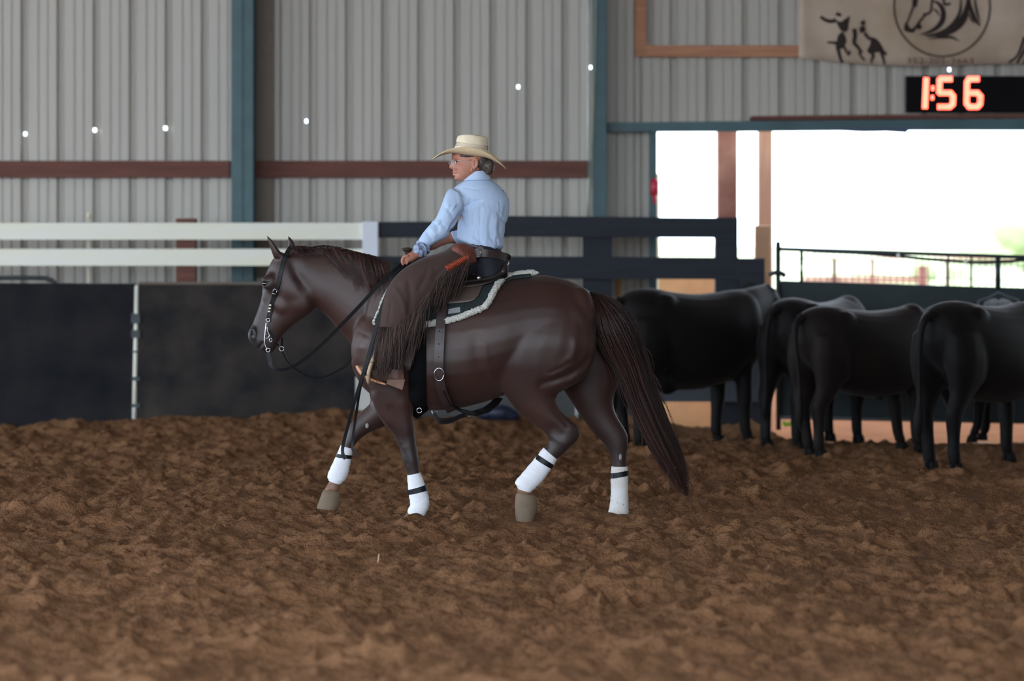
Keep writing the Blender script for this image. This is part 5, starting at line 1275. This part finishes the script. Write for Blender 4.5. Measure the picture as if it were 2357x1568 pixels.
mb = MB().tube([hp(math.cos(t)*.2125, math.sin(t)*.165*(1-.16*abs(math.sin(t))**2), .042*abs(math.sin(t))**2.2-.052*abs(math.cos(t))**2.4-.002) for t in np.linspace(0, 2*math.pi, 73)], .0028, 8, cap=False)
obj('brim_edge', mb, M_straw, hat, smooth=True)
# ------------------------------------------------------------------ cattle
M_cow = coat_material('black cattle hide', (13, 12, 14), (18, 15, 15), (12, 11, 12), 0.62)
M_cow2 = coat_material('brown black cattle hide', (19, 15, 15), (27, 20, 18), (14, 12, 12), 0.64)
for m_ in (M_cow, M_cow2): m_.node_tree.nodes['Principled BSDF'].inputs['Specular IOR Level'].default_value = 0.15
M_chf = mat('dark cattle hoof', (26, 24, 24), 0.8, spec=0.2)
def cow(label, loc, yaw, h=1.22, legs=((0, 0), (0, 0), (0, 0), (0, 0)), head='level', hyaw=0.0, tail=0.0, m=M_cow, length=1.0, tagc=None, belly=0.0):
    """local frame: x forward, z up; legs: forward shifts of near fore, far fore, near hind, far hind hooves"""
    b = MB(); L = length; k = h/1.22
    V = lambda x, y, z: Vector((x*L, y, z))
    def S(x, zt, zb, w, kk=0.0, e=2.2): return (V(x, 0, zt), V(x, 0, zb), w, kk, e)
    def smooth_secs(rows, m_=4):
        out = []
        for r in spline([(A.x, A.y, A.z, B.x, B.y, B.z, w, kk, e) for A, B, w, kk, e in rows], m_):
            out.append((Vector(r[0:3]), Vector(r[3:6]), max(r[6], .003), r[7], r[8]))
        return out
    b.loft(smooth_secs([S(-.70, 1.08, .92, .07), S(-.64, 1.17, .80, .15), S(-.52, 1.22, .70, .22), S(-.36, 1.23, .58, .27), S(-.15, 1.20, .50-belly, .31), (V(.1, 0, 1.18), V(.1, 0, .46-belly*.5), .33, -.1, 2.3), S(.34, 1.19, .47, .31, -.12), S(.52, 1.21, .50, .26, -.1), S(.66, 1.20, .56, .21), S(.76, 1.14, .68, .12), S(.80, 1.05, .78, .06)]), 24)
    # hip bones
    b.ell(V(-.34, .165, 1.10), (.12, .07, .09)); b.ell(V(-.34, -.165, 1.10), (.12, .07, .09))
    cy, sy = math.cos(hyaw), math.sin(hyaw)
    hx, hz = (1.06, 1.22) if head == 'level' else ((1.02, 1.36) if head == 'up' else (1.05, .8))
    dn = {'level': (.30, -.22), 'up': (.34, -.12), 'down': (.16, -.34)}[head]
    def HV(x, y, z):   # head pivot about the poll
        px_, py_ = x-.75, y; return V(.75+px_*cy-py_*sy, px_*sy+py_*cy, z)
    b.loft(smooth_secs([S(.45, 1.18, .72, .2), (V(.68, 0, 1.22), V(.72, 0, .78), .15, 0, 2.0), (HV(hx-.16, 0, hz+.02), HV(hx-.06, 0, hz-.26), .10, 0, 2.0), (HV(hx, 0, hz+.03), HV(hx+.03, 0, hz-.16), .08, 0, 2.0)]), 16)
    b.loft(smooth_secs([(HV(hx-.04, 0, hz+.04), HV(hx+.0, 0, hz-.18), .09, 0, 2.2), (HV(hx+dn[0]*.4, 0, hz+.03+dn[1]*.3), HV(hx+dn[0]*.3, 0, hz-.20+dn[1]*.4), .10, 0, 2.2), (HV(hx+dn[0]*.8, 0, hz-.0+dn[1]*.7), HV(hx+dn[0]*.65, 0, hz-.16+dn[1]*.8), .075, 0, 2.2), (HV(hx+dn[0]*1.1, 0, hz-.02+dn[1]*.95), HV(hx+dn[0]*.95, 0, hz-.14+dn[1]*1.05), .065, 0, 2.2)]), 16)
    for s in (-1, 1):
        e0 = HV(hx+.0, s*.09, hz-.0); e1 = HV(hx-.04, s*.24, hz+.01)
        b.loft([(e0+Vector((0, 0, .025)), e0-Vector((0, 0, .025)), .02), ((e0+e1)/2+Vector((0, 0, .05)), (e0+e1)/2-Vector((0, 0, .05)), .018), (e1+Vector((0, 0, .012)), e1-Vector((0, 0, .012)), .008)], 12)
    # legs
    hooves = []
    for s, i in ((-1, 0), (1, 1)):
        f = legs[i][0]
        rows = [(V(.62, s*.15, .85), V(.40, s*.15, .85), .09), (V(.60+f*.1, s*.15, .66), V(.42+f*.1, s*.15, .66), .08), (V(.57+f*.3, s*.15, .50), V(.45+f*.3, s*.15, .50), .06), (V(.57+f*.5, s*.145, .36), V(.455+f*.5, s*.145, .36), .056), (V(.555+f*.65, s*.14, .28), V(.46+f*.65, s*.14, .28), .046), (V(.55+f*.85, s*.14, .15), V(.465+f*.85, s*.14, .15), .043), (V(.56+f, s*.14, .09), V(.475+f, s*.14, .09), .042), (V(.57+f, s*.14, .05), V(.49+f, s*.14, .05), .042)]
        b.loft(smooth_secs([(A+(A-B)*(.10 if w < .07 else 0), B-(A-B)*(.10 if w < .07 else 0), w*(1.12 if w < .07 else 1), 0, 2.0) for A, B, w in rows], 3), 14); hooves.append(V(.535+f, s*.14, 0))
    for s, i in ((-1, 2), (1, 3)):
        f = legs[i][0]
        rows = [(V(-.28, s*.14, 1.0), V(-.66, s*.14, 1.0), .11), (V(-.24, s*.16, .82), V(-.68, s*.15, .82), .12), (V(-.28, s*.16, .66), V(-.66, s*.15, .68), .10), (V(-.40+f*.3, s*.15, .54), V(-.64+f*.3, s*.15, .55), .07), (V(-.51+f*.5, s*.14, .44), V(-.66+f*.5, s*.14, .44), .058), (V(-.545+f*.6, s*.135, .36), V(-.655+f*.6, s*.135, .38), .052), (V(-.555+f*.8, s*.13, .24), V(-.63+f*.8, s*.13, .24), .045), (V(-.55+f, s*.13, .12), V(-.625+f, s*.13, .12), .046), (V(-.53+f, s*.13, .05), V(-.615+f, s*.13, .05), .042)]
        b.loft(smooth_secs([(A+(A-B)*(.10 if w < .07 else 0), B-(A-B)*(.10 if w < .07 else 0), w*(1.12 if w < .07 else 1), 0, 2.0) for A, B, w in rows], 3), 14); hooves.append(V(-.565+f, s*.13, 0))
    if belly: b.ell(V(-.18, 0, .50), (.10, .08, .10))
    me_ = remesh(b, .015, 8)
    rot = Matrix.Translation(loc) @ Matrix.Rotation(yaw, 4, 'Z') @ Matrix.Scale(k, 4)
    def xf(mesh): mesh.transform(rot); mesh.update(); return mesh
    o = tag(obj('steer', xf(me_), m), label, 'cattle', 'cattle by the gate')
    la = o.data.attributes.new('points', 'FLOAT', 'POINT')
    for hv in hooves:
        hm = MB()
        for s in (-1, 1): hm.loft([(hv+Vector((.04, s*.021, .06)), hv+Vector((-.035, s*.021, .06)), .022), (hv+Vector((.06, s*.023, .02)), hv+Vector((-.04, s*.023, .02)), .024), (hv+Vector((.065, s*.023, -.01)), hv+Vector((-.04, s*.023, -.01)), .024)], 12)
        obj('hoof', xf(mesh_of(hm)), M_chf, o, smooth=True)
    tp = [V(-.68, 0, 1.13), V(-.76, tail*.3, 1.08), V(-.78, tail*.6, .95), V(-.76, tail, .7), V(-.75, tail*1.1, .5), V(-.76, tail*1.2, .32), V(-.75, tail*1.2, .22)]
    tm_ = MB().tube(vline(tp, 5), [.045]+[.034-.018*min(1, i/14) for i in range(1, 20)]+[.02, .03, .036, .038, .038, .034, .028, .022, .016, .01, .006], 10)
    obj('tail', xf(mesh_of(tm_)), m, o, smooth=True)
    if tagc:
        c = HV(hx-.03, -.2, hz-.04); obj('ear_tag', xf(mesh_of(MB().box(tuple(c-Vector((.03, .004, .04))), tuple(c+Vector((.03, .004, .03)))))), tagc, o)
    return o
def gp(px, py): # spot on the ground seen at a pixel
    D = F*HC/(py-HY); return Vector(((px-CX)*D/F, D+CAMY, 0))
M_tagy = mat('yellow ear tag', (190, 190, 60), 0.5)
cow('black steer standing broadside behind the horse tail', Vector((1.33, 5.62, 0)), math.radians(32), 1.215, ((.05, 0), (-.05, 0), (0, 0), (.05, 0)), 'level', math.radians(24), .0, M_cow, .88, None, .05)
cow('black steer seen from behind between the broadside steer and the brownish one', Vector((2.36, 5.80, 0)), math.radians(52), 1.14, ((0, 0), (0, 0), (.02, 0), (-.06, 0)), 'down', 0, .06, M_cow, .86)
cow('brownish black steer angled away in the middle of the herd', Vector((2.60, 4.88, 0)), math.radians(36), 1.10, ((.03, 0), (.10, 0), (-.02, 0), (.10, 0)), 'down', .2, -.05, M_cow2, .95)
cow('nearest black steer with its tail to the camera at the right', Vector((3.34, 3.74, 0)), math.radians(47), 1.165, ((.1, 0), (0, 0), (.0, 0), (.06, 0)), 'level', .1, .05, M_cow, 1.0)
cow('black steer with a yellow ear tag hidden behind the herd', Vector((4.15, 6.15, 0)), math.radians(170), 1.05, ((0, 0), (.1, 0), (0, 0), (.1, 0)), 'level', .2, 0, M_cow, .9, M_tagy)
cow('black steer cut by the right edge of the picture', Vector((4.62, 5.1, 0)), math.radians(20), 1.08, ((0, 0), (.1, 0), (0, 0), (-.1, 0)), 'down', 0, 0, M_cow, .95)
# ------------------------------------------------------------------ straw and flying dirt
M_str = mat('dry straw', (206, 184, 140), 0.8)
for k, (x0, y0, x1, y1) in enumerate(((760, 1298, 764, 1286), (868, 1300, 872, 1276))):
    D = F*HC/(y0-HY); Y = D+CAMY
    o = obj('straw_stalk', MB().tube([P(x0, y0+3, Y), P((x0+x1)/2+1, (y0+y1)/2, Y), P(x1, y1, Y)], .003, 6), M_str, smooth=True)
    tag(o, ['short pale straw stalk standing in the dirt below the near foreleg', 'thin longer straw stalk in the dirt right of the pale one'][k], 'straw', 'straw stalks')
R8 = np.random.default_rng(4); mb = MB()
def speck(p, r):
    q = [Vector(R8.normal(size=3)).normalized()*r for _ in range(4)]
    mb.add([p+v for v in ((r, 0, -r*.6), (-r*.6, r, -r*.6), (-r*.6, -r, -r*.6), (0, 0, r))], [(0, 2, 1), (0, 1, 3), (1, 2, 3), (2, 0, 3)]) if False else mb.add([p+v for v in (Vector((r, 0, -r*.6)), Vector((-r*.6, r, -r*.6)), Vector((-r*.6, -r, -r*.6)), Vector((0, 0, r)))], [(0, 2, 1), (0, 1, 3), (1, 2, 3), (2, 0, 3)])
for _ in range(520):
    g = R8.random()
    if g < .45: x_, y_ = R8.normal(1330, 80), 1196-abs(R8.normal(0, 45))
    elif g < .8: x_, y_ = R8.normal(1600, 60), 1190-abs(R8.normal(0, 70))
    else: x_, y_ = R8.normal(1230, 25), 1196-abs(R8.normal(0, 22))
    speck(P(x_, y_, R8.normal(0, .15)), R8.uniform(.0015, .0042))
tag(obj('flying_dirt', mb, mat('flung dirt grains', (140, 104, 78), 0.95)), 'grains of dirt flung up around the horse hind hooves and tail', 'dirt', None, 'stuff')
